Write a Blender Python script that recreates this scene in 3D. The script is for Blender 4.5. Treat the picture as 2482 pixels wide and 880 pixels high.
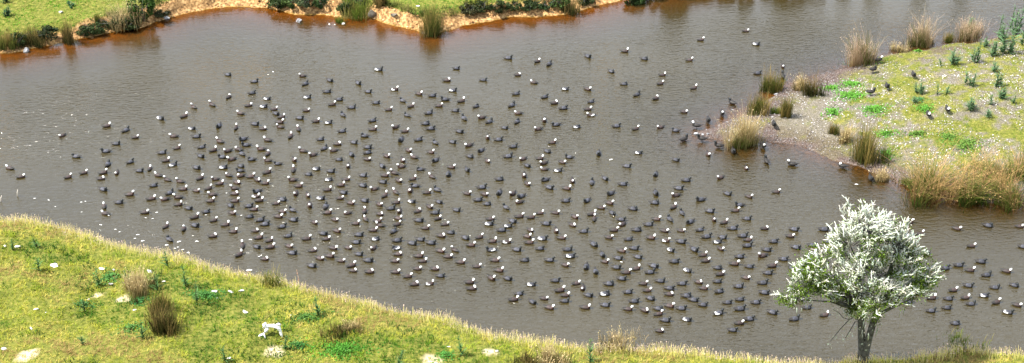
import bpy, math, random
import numpy as np

# ------------------------------------------------------------------ clear
for o in list(bpy.data.objects):
    bpy.data.objects.remove(o, do_unlink=True)
scene = bpy.context.scene
COL = scene.collection
R = math.radians
random.seed(7)
rng = np.random.default_rng(7)

# ------------------------------------------------------------------ camera
PW, PH = 2482, 880          # photograph size in pixels
F = 3700.0                  # focal length in photograph pixels
PITCH = R(31.8)             # camera looks down by this much
CAM_Z = 50.0
cam_d = bpy.data.cameras.new('camera')
cam = bpy.data.objects.new('camera', cam_d)
COL.objects.link(cam)
cam.location = (0, 0, CAM_Z)
cam.rotation_euler = (math.pi / 2 - PITCH, 0, 0)
cam_d.sensor_fit = 'HORIZONTAL'
cam_d.sensor_width = 36.0
cam_d.lens = 36.0 * F / PW
cam_d.clip_start = 0.5
cam_d.clip_end = 12000
scene.camera = cam
scene.render.resolution_x = 1024
scene.render.resolution_y = 363

# ------------------------------------------------------------------ sky, sun, exposure
TO_SUN = np.array([-0.60, -0.08, 0.92]); TO_SUN /= np.linalg.norm(TO_SUN)
elev = math.asin(TO_SUN[2])
azim = math.atan2(TO_SUN[0], TO_SUN[1])          # from +Y, clockwise
world = bpy.data.worlds.new('World'); scene.world = world
world.use_nodes = True
wn = world.node_tree
sky = wn.nodes.new('ShaderNodeTexSky')
sky.sky_type = 'NISHITA'; sky.sun_disc = False
sky.sun_elevation = elev; sky.sun_rotation = azim
sky.air_density = 1.0; sky.dust_density = 2.5; sky.ozone_density = 1.0
bg = wn.nodes['Background']
# thin bright cloud veil over the whole sky
tcw = wn.nodes.new('ShaderNodeTexCoord'); mpw = wn.nodes.new('ShaderNodeMapping'); mpw.inputs['Scale'].default_value = (1, 1, 2.2)
ncl = wn.nodes.new('ShaderNodeTexNoise'); ncl.inputs['Scale'].default_value = 2.4; ncl.inputs['Detail'].default_value = 7
rcl = wn.nodes.new('ShaderNodeMapRange'); rcl.inputs['From Min'].default_value = .35; rcl.inputs['From Max'].default_value = .65
rcl.inputs['To Min'].default_value = .3; rcl.inputs['To Max'].default_value = .9
mcl = wn.nodes.new('ShaderNodeMix'); mcl.data_type = 'RGBA'; mcl.inputs[7].default_value = (9.6, 10.5, 11.9, 1)
wn.links.new(tcw.outputs['Generated'], mpw.inputs['Vector']); wn.links.new(mpw.outputs['Vector'], ncl.inputs['Vector'])
wn.links.new(ncl.outputs['Fac'], rcl.inputs['Value']); wn.links.new(rcl.outputs['Result'], mcl.inputs[0])
wn.links.new(sky.outputs['Color'], mcl.inputs[6]); wn.links.new(mcl.outputs[2], bg.inputs['Color'])
bg.inputs['Strength'].default_value = 0.085
sun_d = bpy.data.lights.new('sun', 'SUN')
sun_d.energy = 5.0; sun_d.angle = R(0.53); sun_d.color = (1.0, 0.955, 0.88)
sun = bpy.data.objects.new('sun', sun_d); COL.objects.link(sun)
from mathutils import Vector, Matrix
sun.rotation_euler = Vector((-TO_SUN[0], -TO_SUN[1], -TO_SUN[2])).to_track_quat('-Z', 'Y').to_euler()
scene.view_settings.view_transform = 'Standard'
scene.view_settings.look = 'None'
scene.view_settings.gamma = 1.0
scene.view_settings.use_curve_mapping = False
scene.view_settings.exposure = 1.56

# ------------------------------------------------------------------ pixel -> world
CP, SP = math.cos(PITCH), math.sin(PITCH)
def ray(px, py):
    xc = (px - PW / 2) / F; yc = -(py - PH / 2) / F
    return np.array([xc, CP + yc * SP, -SP + yc * CP])
def at_z(px, py, z=0.0):
    d = ray(px, py); t = (z - CAM_Z) / d[2]
    return np.array([d[0] * t, d[1] * t, z])

# ------------------------------------------------------------------ noise
def _hash(ix, iy, seed):
    h = (ix.astype(np.int64) * 374761393 + iy.astype(np.int64) * 668265263 + seed * 974634777) & 0x7fffffff
    h = ((h ^ (h >> 13)) * 1274126177) & 0x7fffffff
    h = (h ^ (h >> 16)) & 0xffff
    return h / 65535.0
def vnoise(x, y, seed=0):
    x = np.asarray(x, float); y = np.asarray(y, float)
    ix = np.floor(x); iy = np.floor(y); fx = x - ix; fy = y - iy
    fx = fx * fx * (3 - 2 * fx); fy = fy * fy * (3 - 2 * fy)
    a = _hash(ix, iy, seed); b = _hash(ix + 1, iy, seed)
    c = _hash(ix, iy + 1, seed); d = _hash(ix + 1, iy + 1, seed)
    return (a + (b - a) * fx) * (1 - fy) + (c + (d - c) * fx) * fy
def fbm(x, y, seed=0, octv=4):
    s = 0; a = 0.5; t = 0
    for k in range(octv):
        s = s + a * vnoise(x * 2 ** k, y * 2 ** k, seed + k); t += a; a *= 0.5
    return s / t
def sstep(a, b, x):
    t = np.clip((x - a) / (b - a), 0, 1); return t * t * (3 - 2 * t)

# ------------------------------------------------------------------ shore lines (photograph pixels -> ground)
far_px = [(-900, 300), (-500, 225), (-150, 160), (0, 128), (60, 125), (150, 106), (235, 88), (340, 67), (400, 48), (470, 25), (560, 15), (640, 20), (700, 32),
          (800, 38), (850, 46), (900, 48), (950, 62), (1010, 75), (1045, 83), (1080, 72), (1150, 55), (1240, 45), (1330, 38),
          (1400, 30), (1450, 15), (1520, 0), (1600, -18), (1750, -45), (1950, -60), (2200, -88), (2600, -120), (3200, -150)]
isl_px = [(3300, -40), (2600, 40), (2482, 76), (2380, 98), (2300, 108), (2210, 124), (2130, 140), (2060, 160), (1990, 182), (1940, 205), (1905, 205), (1885, 225),
          (1832, 268), (1790, 280), (1740, 303), (1692, 322), (1695, 335), (1750, 345), (1800, 356), (1842, 347), (1862, 340), (1930, 352), (1990, 378),
          (2030, 391), (2080, 405), (2120, 421), (2150, 436), (2200, 452), (2260, 468), (2320, 482), (2400, 493), (2482, 493), (2700, 500), (3300, 480)]
near_px = [(-900, 470), (-400, 505), (-100, 525), (0, 533), (60, 533), (130, 548), (200, 568), (280, 593), (350, 610), (420, 620), (480, 636), (560, 660), (640, 676),
           (680, 678), (720, 694), (800, 712), (870, 730), (950, 750), (1020, 760), (1080, 775), (1150, 800), (1230, 820), (1320, 832), (1420, 842),
           (1500, 842), (1600, 848), (1690, 856), (1800, 870), (1900, 882), (2000, 880), (2090, 869), (2200, 866), (2290, 856), (2340, 846), (2400, 853),
           (2482, 861), (2700, 875), (3300, 900)]
NEAR_Z = 0.9
def poly(pxs, z, tail):
    p = [at_z(a, b, z)[:2] for a, b in pxs]
    return np.array(p + [np.array(t, float) for t in tail])
FAR = poly(far_px, 0, [(3000, 118), (6000, 6000), (-6000, 6000), (-3000, 88)])
ISL = poly(isl_px, 0, [(90, 72), (90, 108)])
NEAR = poly(near_px, NEAR_Z, [(3000, 58), (6000, -6000), (-6000, -6000), (-3000, 76)])
def sdist(P, Q):
    """signed distance (positive inside polygon Q) of points P"""
    out = np.empty(len(P)); A = Q; B = np.roll(Q, -1, 0); E = B - A; L = (E ** 2).sum(1)
    for s in range(0, len(P), 20000):
        p = P[s:s + 20000, None, :]
        w = p - A[None]; t = np.clip((w * E[None]).sum(2) / L, 0, 1)
        d = np.sqrt(((w - t[..., None] * E[None]) ** 2).sum(2)).min(1)
        c1 = A[None, :, 1] > p[..., 1]; c2 = B[None, :, 1] > p[..., 1]
        den = np.where(E[:, 1] == 0, 1e-9, E[:, 1])
        xi = A[None, :, 0] + (p[..., 1] - A[None, :, 1]) * (E[:, 0] / den)[None]
        inside = ((c1 != c2) & (p[..., 0] < xi)).sum(1) % 2 == 1
        out[s:s + 20000] = np.where(inside, d, -d)
    return out
def fields(P):
    x, y = P[:, 0], P[:, 1]
    n1 = fbm(x * 0.9, y * 0.9, 3) - 0.5
    n2 = fbm(x * 0.25, y * 0.25, 9) - 0.5
    df = sdist(P, FAR) + (fbm(x * 0.55, y * 0.55, 21) - .5) * 0.9
    di = sdist(P, ISL) + n1 * 0.7
    dn = sdist(P, NEAR) + n1 * 0.25
    # lake bed
    bed = -0.04 - 0.10 * np.minimum(-df, 3.5) - .2 * np.clip(-df - 3.5, 0, 6) 
    bed = np.maximum(bed, -0.03 - 0.13 * np.minimum(-di, 11))
    bed = np.maximum(bed, -1.4)
    bed = np.where(df < 0, bed, 0)
    # far bank: strip of beach, eroded bluff, paddock
    slump = sstep(0.35, 0.7, fbm(x * 0.33, 7.0 + 0 * y, 31))       # along-shore change of bluff form
    b0 = 0.25 + 0.55 * slump; b1 = b0 + 0.35 + 0.5 * slump
    top = 0.75 + 0.25 * fbm(x * .3, y * .3, 41)
    zf = 0.22 * np.clip(df / b0, 0, 1) * (0.6 + .8 * slump) + (top - 0.22) * sstep(b0, b1, df)
    zf = zf + np.maximum(df - b1, 0) * 0.03 + (df > b0) * np.maximum(0, n1) * .12 + n1 * .5 * sstep(.15, .5, df) * (1 - sstep(b1, b1 + .5, df))
    zf = zf + sstep(30, 400, df) * 28 * fbm(x * .006, y * .006, 51)
    # island: low mud edge on the pond side, higher turf on the right
    right = sstep(22, 30, x) * sstep(92, 86, y)
    zi = 0.10 * sstep(0, .5, di) + 0.22 * sstep(.3, 2.6, di) + 0.30 * sstep(2, 7, di) + right * 0.3 * sstep(0, .8, di) + n2 * .25 * sstep(.5, 3, di) + n1 * .06 * sstep(0, .6, di)
    # near bank: crest then falling to the water; hill rises towards the camera
    zn_in = NEAR_Z + 0.045 * np.clip(dn, 0, 9) + (fbm(x * .22, y * .22, 61) - .5) * 1.5 * sstep(0.3, 3.5, dn) + n1 * 0.18 * sstep(0, 1, dn)
    hill = np.maximum(dn - 17, 0)
    zn_in = zn_in + 0.55 * hill * sstep(0, 14, hill) * (1 - 0.45 * sstep(60, 300, hill))
    zn_in = zn_in - 0.12 * sstep(1.2, 0, dn)
    zn_out = NEAR_Z - 0.12 + dn * 1.05 + n1 * .25 * sstep(0, -.4, dn)
    zn = np.where(dn > 0, zn_in, np.maximum(zn_out, -1.4))
    z = np.where(df > 0, zf, bed)
    z = np.where(di > 0, np.maximum(zi, z), z)
    z = np.maximum(z, zn)
    ends = np.maximum(np.abs(x) - 120, 0)
    z = np.where(ends > 0, np.maximum(z, -1.4 + ends * .08), z)
    return z, df, di, dn
def H(x, y):
    return float(fields(np.array([[x, y]], float))[0][0])
def on_ground(px, py):
    """first hit of the pixel's ray with the terrain (or the pond bed)"""
    d = ray(px, py)
    ts = np.linspace((6.0 - CAM_Z) / d[2], (-1.5 - CAM_Z) / d[2], 260)
    P = d[None, :] * ts[:, None] + np.array([0, 0, CAM_Z])
    hit = P[:, 2] - fields(P[:, :2])[0]
    k = np.argmax(hit < 0)
    if k == 0: k = len(ts) - 1
    a = hit[k - 1] / (hit[k - 1] - hit[k] + 1e-9)
    p = P[k - 1] + (P[k] - P[k - 1]) * a
    return np.array([p[0], p[1], H(p[0], p[1])])
def px_per_m(p):
    depth = p[1] * CP + (CAM_Z - p[2]) * SP
    return F / depth

# ------------------------------------------------------------------ materials
def new_mat(name):
    m = bpy.data.materials.new(name); m.use_nodes = True
    nt = m.node_tree; nt.nodes.clear()
    out = nt.nodes.new('ShaderNodeOutputMaterial')
    return m, nt, out
def N(nt, t, **kw):
    n = nt.nodes.new(t)
    for k, v in kw.items():
        if hasattr(n, k): setattr(n, k, v)
        else: n.inputs[k].default_value = v
    return n
def c4(c): return (c[0], c[1], c[2], 1)
def noise_mat(name, a, b, scale=6, rough=.8, bump=0.0, randomize=0.0, spec=.3, detail=5, coord='Object'):
    m, nt, out = new_mat(name)
    p = N(nt, 'ShaderNodeBsdfPrincipled'); p.inputs['Roughness'].default_value = rough
    p.inputs['Specular IOR Level'].default_value = spec
    tc = N(nt, 'ShaderNodeTexCoord'); no = N(nt, 'ShaderNodeTexNoise'); no.inputs['Scale'].default_value = scale; no.inputs['Detail'].default_value = detail
    nt.links.new(tc.outputs[coord], no.inputs['Vector'])
    rp = N(nt, 'ShaderNodeValToRGB')
    rp.color_ramp.elements[0].position = .32; rp.color_ramp.elements[0].color = c4(a)
    rp.color_ramp.elements[1].position = .68; rp.color_ramp.elements[1].color = c4(b)
    nt.links.new(no.outputs['Fac'], rp.inputs['Fac'])
    col = rp.outputs['Color']
    if randomize:
        oi = N(nt, 'ShaderNodeObjectInfo'); hv = N(nt, 'ShaderNodeHueSaturation')
        mr = N(nt, 'ShaderNodeMapRange'); mr.inputs['To Min'].default_value = 1 - randomize; mr.inputs['To Max'].default_value = 1 + randomize
        nt.links.new(oi.outputs['Random'], mr.inputs['Value']); nt.links.new(mr.outputs['Result'], hv.inputs['Value'])
        nt.links.new(col, hv.inputs['Color']); col = hv.outputs['Color']
    nt.links.new(col, p.inputs['Base Color'])
    if bump:
        bp = N(nt, 'ShaderNodeBump'); bp.inputs['Strength'].default_value = bump; bp.inputs['Distance'].default_value = .02
        nt.links.new(no.outputs['Fac'], bp.inputs['Height']); nt.links.new(bp.outputs['Normal'], p.inputs['Normal'])
    nt.links.new(p.outputs['BSDF'], out.inputs['Surface'])
    return m
def blade_mat(name, transl=0.35, rough=.6):
    """plant matter, colour from the mesh's own colour attribute"""
    m, nt, out = new_mat(name)
    at = N(nt, 'ShaderNodeAttribute'); at.attribute_name = 'Col'
    d = N(nt, 'ShaderNodeBsdfPrincipled'); d.inputs['Roughness'].default_value = rough; d.inputs['Specular IOR Level'].default_value = .06
    t = N(nt, 'ShaderNodeBsdfTranslucent'); mx = N(nt, 'ShaderNodeMixShader'); mx.inputs['Fac'].default_value = transl
    nt.links.new(at.outputs['Color'], d.inputs['Base Color']); nt.links.new(at.outputs['Color'], t.inputs['Color'])
    nt.links.new(d.outputs['BSDF'], mx.inputs[1]); nt.links.new(t.outputs['BSDF'], mx.inputs[2])
    nt.links.new(mx.outputs['Shader'], out.inputs['Surface'])
    return m
M = {}
M['blade'] = blade_mat('plant_blades')
M['leaf'] = blade_mat('plant_leaves', .25, .5)
M['lichen'] = blade_mat('lichen_twigs', .15, .9)
M['bark'] = noise_mat('grey_bark', (.012, .011, .010), (.11, .11, .105), 5, .9, .6)
M['stem'] = noise_mat('weed_stem', (.03, .05, .015), (.06, .09, .03), 8, .7)
M['deadwood'] = noise_mat('bleached_wood', (.55, .55, .53), (.85, .85, .83), 5, .8, .4)
M['stick'] = noise_mat('pale_stick', (.35, .3, .24), (.6, .55, .48), 8, .8)
M['limestone'] = noise_mat('white_limestone', (.26, .23, .19), (.66, .64, .6), 4, .9, .5, .08)
M['greyrock'] = noise_mat('grey_stone', (.10, .10, .10), (.34, .34, .35), 5, .9, .6, .1)
M['darkrock'] = noise_mat('dark_boulder', (.05, .045, .035), (.16, .14, .11), 3, .9, .6)
M['clay'] = noise_mat('orange_clay', (.28, .13, .045), (.55, .33, .14), 3, .95, .5, .12)
M['feather'] = noise_mat('white_feather', (.6, .6, .58), (.8, .8, .78), 10, .8)
M['fleck'] = blade_mat('ground_flecks', 0.05, .9)
M['male_body'] = noise_mat('slate_grey_barred_plumage', (.005, .006, .008), (.062, .063, .08), 26, .6, .3, .25, detail=2)
M['male_head'] = noise_mat('black_head_plumage', (.004, .005, .005), (.010, .012, .013), 10, .45)
M['male_rump'] = noise_mat('dark_rump_plumage', (.005, .005, .005), (.022, .018, .015), 14, .6)
M['female_body'] = noise_mat('brown_grey_plumage', (.005, .004, .004), (.052, .034, .031), 24, .6, .3, .25, detail=2)
M['female_chest'] = noise_mat('chestnut_plumage', (.014, .006, .004), (.05, .02, .012), 12, .6, 0, .3)
M['white_head'] = noise_mat('white_head_plumage', (.58, .58, .56), (.72, .72, .70), 10, .7)
M['white_wing'] = noise_mat('white_wing_patch', (.45, .45, .45), (.7, .7, .7), 12, .7)
M['bill'] = noise_mat('black_bill', (.006, .006, .006), (.02, .02, .02), 10, .35)
M['leg'] = noise_mat('dark_leg', (.012, .012, .012), (.03, .03, .03), 10, .5)

# terrain material: turf, clay, mud chosen by what the ground is made of (mesh attributes)
m, nt, out = new_mat('turf_clay_mud'); M['ground'] = m
p = N(nt, 'ShaderNodeBsdfPrincipled'); p.inputs['Roughness'].default_value = .95; p.inputs['Specular IOR Level'].default_value = .15
geo = N(nt, 'ShaderNodeNewGeometry')
def attr(nm):
    a = N(nt, 'ShaderNodeAttribute'); a.attribute_name = nm; return a.outputs['Fac']
def nz(scale, detail=5, rough=.6):
    n = N(nt, 'ShaderNodeTexNoise'); n.inputs['Scale'].default_value = scale; n.inputs['Detail'].default_value = detail; n.inputs['Roughness'].default_value = rough
    nt.links.new(geo.outputs['Position'], n.inputs['Vector']); return n.outputs['Fac']
def ramp(fac, stops):
    r = N(nt, 'ShaderNodeValToRGB'); e = r.color_ramp.elements
    while len(e) < len(stops): e.new(.5)
    for k, (pos, c) in enumerate(stops): e[k].position = pos; e[k].color = c4(c)
    nt.links.new(fac, r.inputs['Fac']); return r.outputs['Color']
def mixc(fac, a, b):
    x = N(nt, 'ShaderNodeMix', data_type='RGBA'); nt.links.new(fac, x.inputs[0]); nt.links.new(a, x.inputs[6]); nt.links.new(b, x.inputs[7]); return x.outputs[2]
nA, nB, nC = nz(.7), nz(5), nz(14, 6, .7)
turf = ramp(nB, [(.3, (.045, .06, .008)), (.55, (.12, .125, .02)), (.75, (.22, .18, .05))])
clay = ramp(nB, [(.32, (.05, .027, .014)), (.5, (.25, .14, .055)), (.72, (.52, .34, .16))])
mud = mixc(attr('wet'), ramp(nC, [(.3, (.035, .028, .025)), (.5, (.11, .09, .08)), (.7, (.34, .31, .295))]), ramp(nC, [(.3, (.022, .015, .012)), (.5, (.07, .048, .04)), (.72, (.26, .22, .2))]))
bedc = mixc(attr('orange'), ramp(nB, [(.3, (.07, .048, .025)), (.7, (.16, .11, .06))]), ramp(nB, [(.3, (.15, .070, .010)), (.7, (.29, .140, .025))]))
sand = ramp(nB, [(.3, (.36, .28, .17)), (.7, (.58, .48, .36))])
col = mixc(attr('mud'), turf, mud)
col = mixc(attr('clay'), col, clay)
col = mixc(attr('sand'), col, sand)
col = mixc(attr('bed'), col, bedc)
nt.links.new(col, p.inputs['Base Color'])
bp = N(nt, 'ShaderNodeBump'); bp.inputs['Strength'].default_value = .7; bp.inputs['Distance'].default_value = .12
nt.links.new(nC, bp.inputs['Height']); nt.links.new(bp.outputs['Normal'], p.inputs['Normal'])
nt.links.new(p.outputs['BSDF'], out.inputs['Surface'])

# water: silt-laden pond, opacity grows with its depth; rippled reflecting surface
m, nt, out = new_mat('silty_pond_water'); M['water'] = m
geo = N(nt, 'ShaderNodeNewGeometry')
def mapped(rot, sx, sy):
    v = N(nt, 'ShaderNodeMapping'); v.inputs['Rotation'].default_value = (0, 0, R(rot)); v.inputs['Scale'].default_value = (sx, sy, 1)
    nt.links.new(geo.outputs['Position'], v.inputs['Vector']); return v.outputs['Vector']
def tex(vec, scale, detail=2, rough=.5, dist=0):
    n = N(nt, 'ShaderNodeTexNoise'); n.inputs['Scale'].default_value = scale; n.inputs['Detail'].default_value = detail
    n.inputs['Roughness'].default_value = rough; n.inputs['Distortion'].default_value = dist
    nt.links.new(vec, n.inputs['Vector']); return n.outputs['Fac']
def mth(op, a, b):
    x = N(nt, 'ShaderNodeMath', operation=op)
    for k, v in ((0, a), (1, b)):
        if isinstance(v, (int, float)): x.inputs[k].default_value = v
        else: nt.links.new(v, x.inputs[k])
    return x.outputs[0]
rip = tex(mapped(-20, 2.1, 4.6), 1.0, 3, .55, .4)          # wind ripples
rip2 = tex(mapped(12, 3.2, 6.0), 1.0, 2, .5, .2)
swell = tex(mapped(-32, .5, 2.4), 1.0, 2)
gust = tex(mapped(0, .05, .09), 1.0, 2)
hgt = mth('ADD', mth('MULTIPLY', rip, 1.9), mth('MULTIPLY', rip2, .6))
hgt = mth('MULTIPLY', hgt, mth('ADD', mth('MULTIPLY', gust, 2.0), .0))
wi = N(nt, 'ShaderNodeAttribute'); wi.attribute_name = 'wind'          # less wind in the lee of the banks
hgt = mth('MULTIPLY', hgt, wi.outputs['Fac'])
hgt = mth('ADD', hgt, mth('MULTIPLY', mth('MULTIPLY', swell, .5), mth('ADD', mth('MULTIPLY', wi.outputs['Fac'], .4), .6)))
bp = N(nt, 'ShaderNodeBump'); bp.inputs['Strength'].default_value = 1.0; bp.inputs['Distance'].default_value = .050
nt.links.new(hgt, bp.inputs['Height'])
fr = N(nt, 'ShaderNodeFresnel'); fr.inputs['IOR'].default_value = 1.72; nt.links.new(bp.outputs['Normal'], fr.inputs['Normal'])
gl = N(nt, 'ShaderNodeBsdfGlossy'); gl.inputs['Roughness'].default_value = .12; nt.links.new(bp.outputs['Normal'], gl.inputs['Normal'])
df_ = N(nt, 'ShaderNodeBsdfDiffuse')
silt = N(nt, 'ShaderNodeValToRGB'); silt.color_ramp.elements[0].color = c4((.021, .0165, .0055)); silt.color_ramp.elements[1].color = c4((.034, .026, .009))
nt.links.new(tex(mapped(0, .12, .12), 1, 4), silt.inputs['Fac']); nt.links.new(silt.outputs['Color'], df_.inputs['Color'])
tr = N(nt, 'ShaderNodeBsdfTransparent'); tr.inputs['Color'].default_value = (.85, .64, .34, 1)
dp = N(nt, 'ShaderNodeAttribute'); dp.attribute_name = 'depth'
op = mth('SUBTRACT', 1.0, mth('POWER', 2.718, mth('MULTIPLY', dp.outputs['Fac'], -3.6)))
m1 = N(nt, 'ShaderNodeMixShader'); nt.links.new(op, m1.inputs[0]); nt.links.new(tr.outputs['BSDF'], m1.inputs[1]); nt.links.new(df_.outputs['BSDF'], m1.inputs[2])
m2 = N(nt, 'ShaderNodeMixShader'); nt.links.new(fr.outputs['Fac'], m2.inputs[0]); nt.links.new(m1.outputs['Shader'], m2.inputs[1]); nt.links.new(gl.outputs['BSDF'], m2.inputs[2])
nt.links.new(m2.outputs['Shader'], out.inputs['Surface'])

# ------------------------------------------------------------------ mesh helpers
def obj(name, me, mat=None, parent=None, loc=None):
    o = bpy.data.objects.new(name, me); COL.objects.link(o)
    if mat is not None and me is not None and len(me.materials) == 0:
        for k in (mat if isinstance(mat, (list, tuple)) else [mat]): me.materials.append(k)
    if parent is not None: o.parent = parent
    if loc is not None: o.location = loc
    return o
def tag(o, label, cat, group=None, kind=None):
    if label: o['label'] = label
    if cat: o['category'] = cat
    if group: o['group'] = group
    if kind: o['kind'] = kind
    return o
def thing(name, label, cat, loc, group=None):
    return tag(obj(name, None, loc=loc), label, cat, group)
def raw_mesh(name, V, loops, sizes, cols=None, smooth=False):
    """mesh from flat numpy arrays"""
    me = bpy.data.meshes.new(name)
    V = np.asarray(V, np.float32); loops = np.asarray(loops, np.int32); sizes = np.asarray(sizes, np.int32)
    me.vertices.add(len(V)); me.vertices.foreach_set('co', V.ravel())
    me.loops.add(len(loops)); me.loops.foreach_set('vertex_index', loops)
    starts = np.concatenate([[0], np.cumsum(sizes)[:-1]]).astype(np.int32)
    me.polygons.add(len(sizes)); me.polygons.foreach_set('loop_start', starts); me.polygons.foreach_set('loop_total', sizes)
    if smooth: me.polygons.foreach_set('use_smooth', np.ones(len(sizes), bool))
    me.update(calc_edges=True); me.validate()
    if cols is not None:
        a = me.color_attributes.new('Col', 'FLOAT_COLOR', 'POINT')
        c = np.ones((len(V), 4), np.float32); c[:, :3] = cols; a.data.foreach_set('color', c.ravel())
    return me
def grid_mesh(name, xs, ys, z):
    nx, ny = len(xs), len(ys)
    X, Y = np.meshgrid(xs, ys)
    V = np.stack([X.ravel(), Y.ravel(), z], 1)
    i = (np.arange(ny - 1)[:, None] * nx + np.arange(nx - 1)[None]).ravel()
    q = np.stack([i, i + 1, i + 1 + nx, i + nx], 1)
    return raw_mesh(name, V, q.ravel(), np.full(len(q), 4), smooth=True)
def blades(base, az, lean, height, width, c0, c1, seg=2, bend=0.6, tipw=0.0):
    """grass blades: base (n,3); az heading they lean to; lean sideways reach / height; colours root and tip"""
    n = len(base); az = np.asarray(az); fa = az + np.pi / 2 + rng.uniform(-.9, .9, n)
    ox, oy = np.cos(fa), np.sin(fa)
    rows = seg + 1
    V = np.zeros((n, rows, 2, 3)); C = np.zeros((n, rows, 2, 3))
    for k in range(rows):
        t = k / seg
        reach = lean * height * (t * (1 - bend) + bend * t * t)
        zz = height * (t - 0.25 * np.minimum(lean, 1.5) * t * t * bend)
        w = width * 0.5 * ((1 - t) ** .7 * (1 - tipw) + tipw)
        cx = base[:, 0] + np.cos(az) * reach; cy = base[:, 1] + np.sin(az) * reach; cz = base[:, 2] + zz
        for s, sg in ((0, -1), (1, 1)):
            V[:, k, s] = np.stack([cx + ox * w * sg, cy + oy * w * sg, cz], 1)
            C[:, k, s] = c0 + (c1 - c0) * t
    V = V.reshape(-1, 3); C = C.reshape(-1, 3)
    b = (np.arange(n) * rows * 2)[:, None]
    q = np.concatenate([b + np.array([2 * k, 2 * k + 1, 2 * k + 3, 2 * k + 2])[None] for k in range(seg)], 1).reshape(-1)
    return V, q, np.full(n * seg, 4), C
def leaves(pos, size, nrm, c, aspect=.55):
    """diamond leaves at pos, facing roughly nrm"""
    n = len(pos)
    nrm = nrm / (np.linalg.norm(nrm, axis=1)[:, None] + 1e-9)
    a = rng.normal(size=(n, 3)); u = np.cross(nrm, a); u /= np.linalg.norm(u, axis=1)[:, None] + 1e-9
    v = np.cross(nrm, u); s = np.asarray(size)[:, None]
    V = np.stack([pos - u * s, pos + v * s * aspect + nrm * s * .12, pos + u * s, pos - v * s * aspect + nrm * s * .12], 1).reshape(-1, 3)
    C = np.repeat(c, 4, 0)
    return V, np.arange(n * 4), np.full(n, 4), C
def join(parts):
    off = 0; Vs, L, S, C = [], [], [], []
    for V, l, s, c in parts:
        Vs.append(V); L.append(np.asarray(l) + off); S.append(s); C.append(c); off += len(V)
    return np.concatenate(Vs), np.concatenate(L), np.concatenate(S), np.concatenate(C)
def tubes(paths, sides=5, col=None):
    """tapered tubes, each path a list of (x,y,z,r)"""
    V, L, S = [], [], []
    for path in paths:
        P = np.array(path, float); n = len(P); base = len(V)
        for k in range(n):
            t = P[min(k + 1, n - 1), :3] - P[max(k - 1, 0), :3]; t /= np.linalg.norm(t) + 1e-9
            a = np.array([1, 0, 0]) if abs(t[0]) < .8 else np.array([0, 1, 0])
            u = np.cross(t, a); u /= np.linalg.norm(u); v = np.cross(t, u)
            for s in range(sides):
                an = 2 * math.pi * s / sides
                V.append(P[k, :3] + (u * math.cos(an) + v * math.sin(an)) * P[k, 3])
        for k in range(n - 1):
            for s in range(sides):
                a0 = base + k * sides + s; a1 = base + k * sides + (s + 1) % sides
                L += [a0, a1, a1 + sides, a0 + sides]; S.append(4)
        L += [base + s for s in range(sides)][::-1]; S.append(sides)
        L += [base + (n - 1) * sides + s for s in range(sides)]; S.append(sides)
    V = np.array(V)
    return V, np.array(L), np.array(S), (np.tile(np.array(col), (len(V), 1)) if col is not None else np.zeros((len(V), 3)))
def mesh4(name, t, smooth=False, color=True):
    return raw_mesh(name, t[0], t[1], t[2], t[3] if color else None, smooth)
def var(c, n, amt=.25):
    return np.clip(np.asarray(c)[None] * (1 + rng.uniform(-amt, amt, (n, 1))) * (1 + rng.uniform(-.08, .08, (n, 3))), 0, 1)

# ------------------------------------------------------------------ terrain and water
def spaced(lo, hi, step, out_lo, out_hi, n=26):
    a = np.arange(lo, hi + 1e-6, step)
    l = lo - np.geomspace(step * 1.5, lo - out_lo, n)[::-1]; r = a[-1] + np.geomspace(step * 1.5, out_hi - a[-1], n)
    return np.concatenate([l, a, r])
xs = spaced(-46, 46, .2, -4000, 4000); ys = spaced(56, 121, .2, -1500, 5000)
X, Y = np.meshgrid(xs, ys); P = np.stack([X.ravel(), Y.ravel()], 1)
z, df, di, dn = fields(P)
me = grid_mesh('ground', xs, ys, z)
BARE = [(70, 860, .8), (295, 727, .55), (240, 715, .45), (665, 850, .75), (1045, 876, 1.0), (1195, 855, .6)]
bare = np.zeros(len(P))
BP = [(on_ground(a, b), r) for a, b, r in BARE if r > 0]
wob = fbm(P[:, 0] * 1.5, P[:, 1] * 1.5, 77)
for q, r in BP:
    dd = np.hypot(P[:, 0] - q[0], (P[:, 1] - q[1]) * 1.2) + (wob - .5) * 1.0
    bare = np.maximum(bare, sstep(r * .8, r * .4, dd))
clay_m = np.where((df > -.2) & (df < 60), sstep(1.35, .9, df + (wob - .5) * .5), 0) * (z > -.02)
orange_m = np.maximum(sstep(-9, -5, df), sstep(-2.2, -.8, -np.hypot(P[:, 0] - 15.5, (P[:, 1] - 93.5)) / 3.2) * .6)
mud_n = fbm(P[:, 0] * .5, P[:, 1] * .5, 88)
upper = sstep(22.5, 25.5, P[:, 0]) * sstep(94, 98, P[:, 1])          # the far edge of the island is grassed to the water
mud_m = np.where(di > -.5, sstep(3.4, .9, di + (mud_n - .5) * 5 + 3 * upper), 0) * (df < 0)
lefts = sstep(28, 20, P[:, 0])          # the neck of the island is stony
mud_m = np.maximum(mud_m, np.where(di > 0, sstep(.44, .6, .13 * lefts + .45 * fbm(P[:, 0] * .6, P[:, 1] * .6, 99) + .55 * fbm(P[:, 0] * 2.2, P[:, 1] * 2.2, 98)) * .8, 0))
bed_m = sstep(0.02, -.06, z)
for nm, a in (('clay', clay_m), ('mud', mud_m), ('bed', bed_m), ('orange', orange_m), ('sand', bare * .9), ('wet', sstep(2.6, .9, di + (wob - .5) * 2.6))):
    at_ = me.attributes.new(nm, 'FLOAT', 'POINT'); at_.data.foreach_set('value', a.astype(np.float32))
g = obj('ground', me, M['ground']); g['kind'] = 'structure'
wx = spaced(-46, 46, .4, -140, 140, 14); wy = spaced(56, 121, .4, 40, 170, 10)
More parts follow.
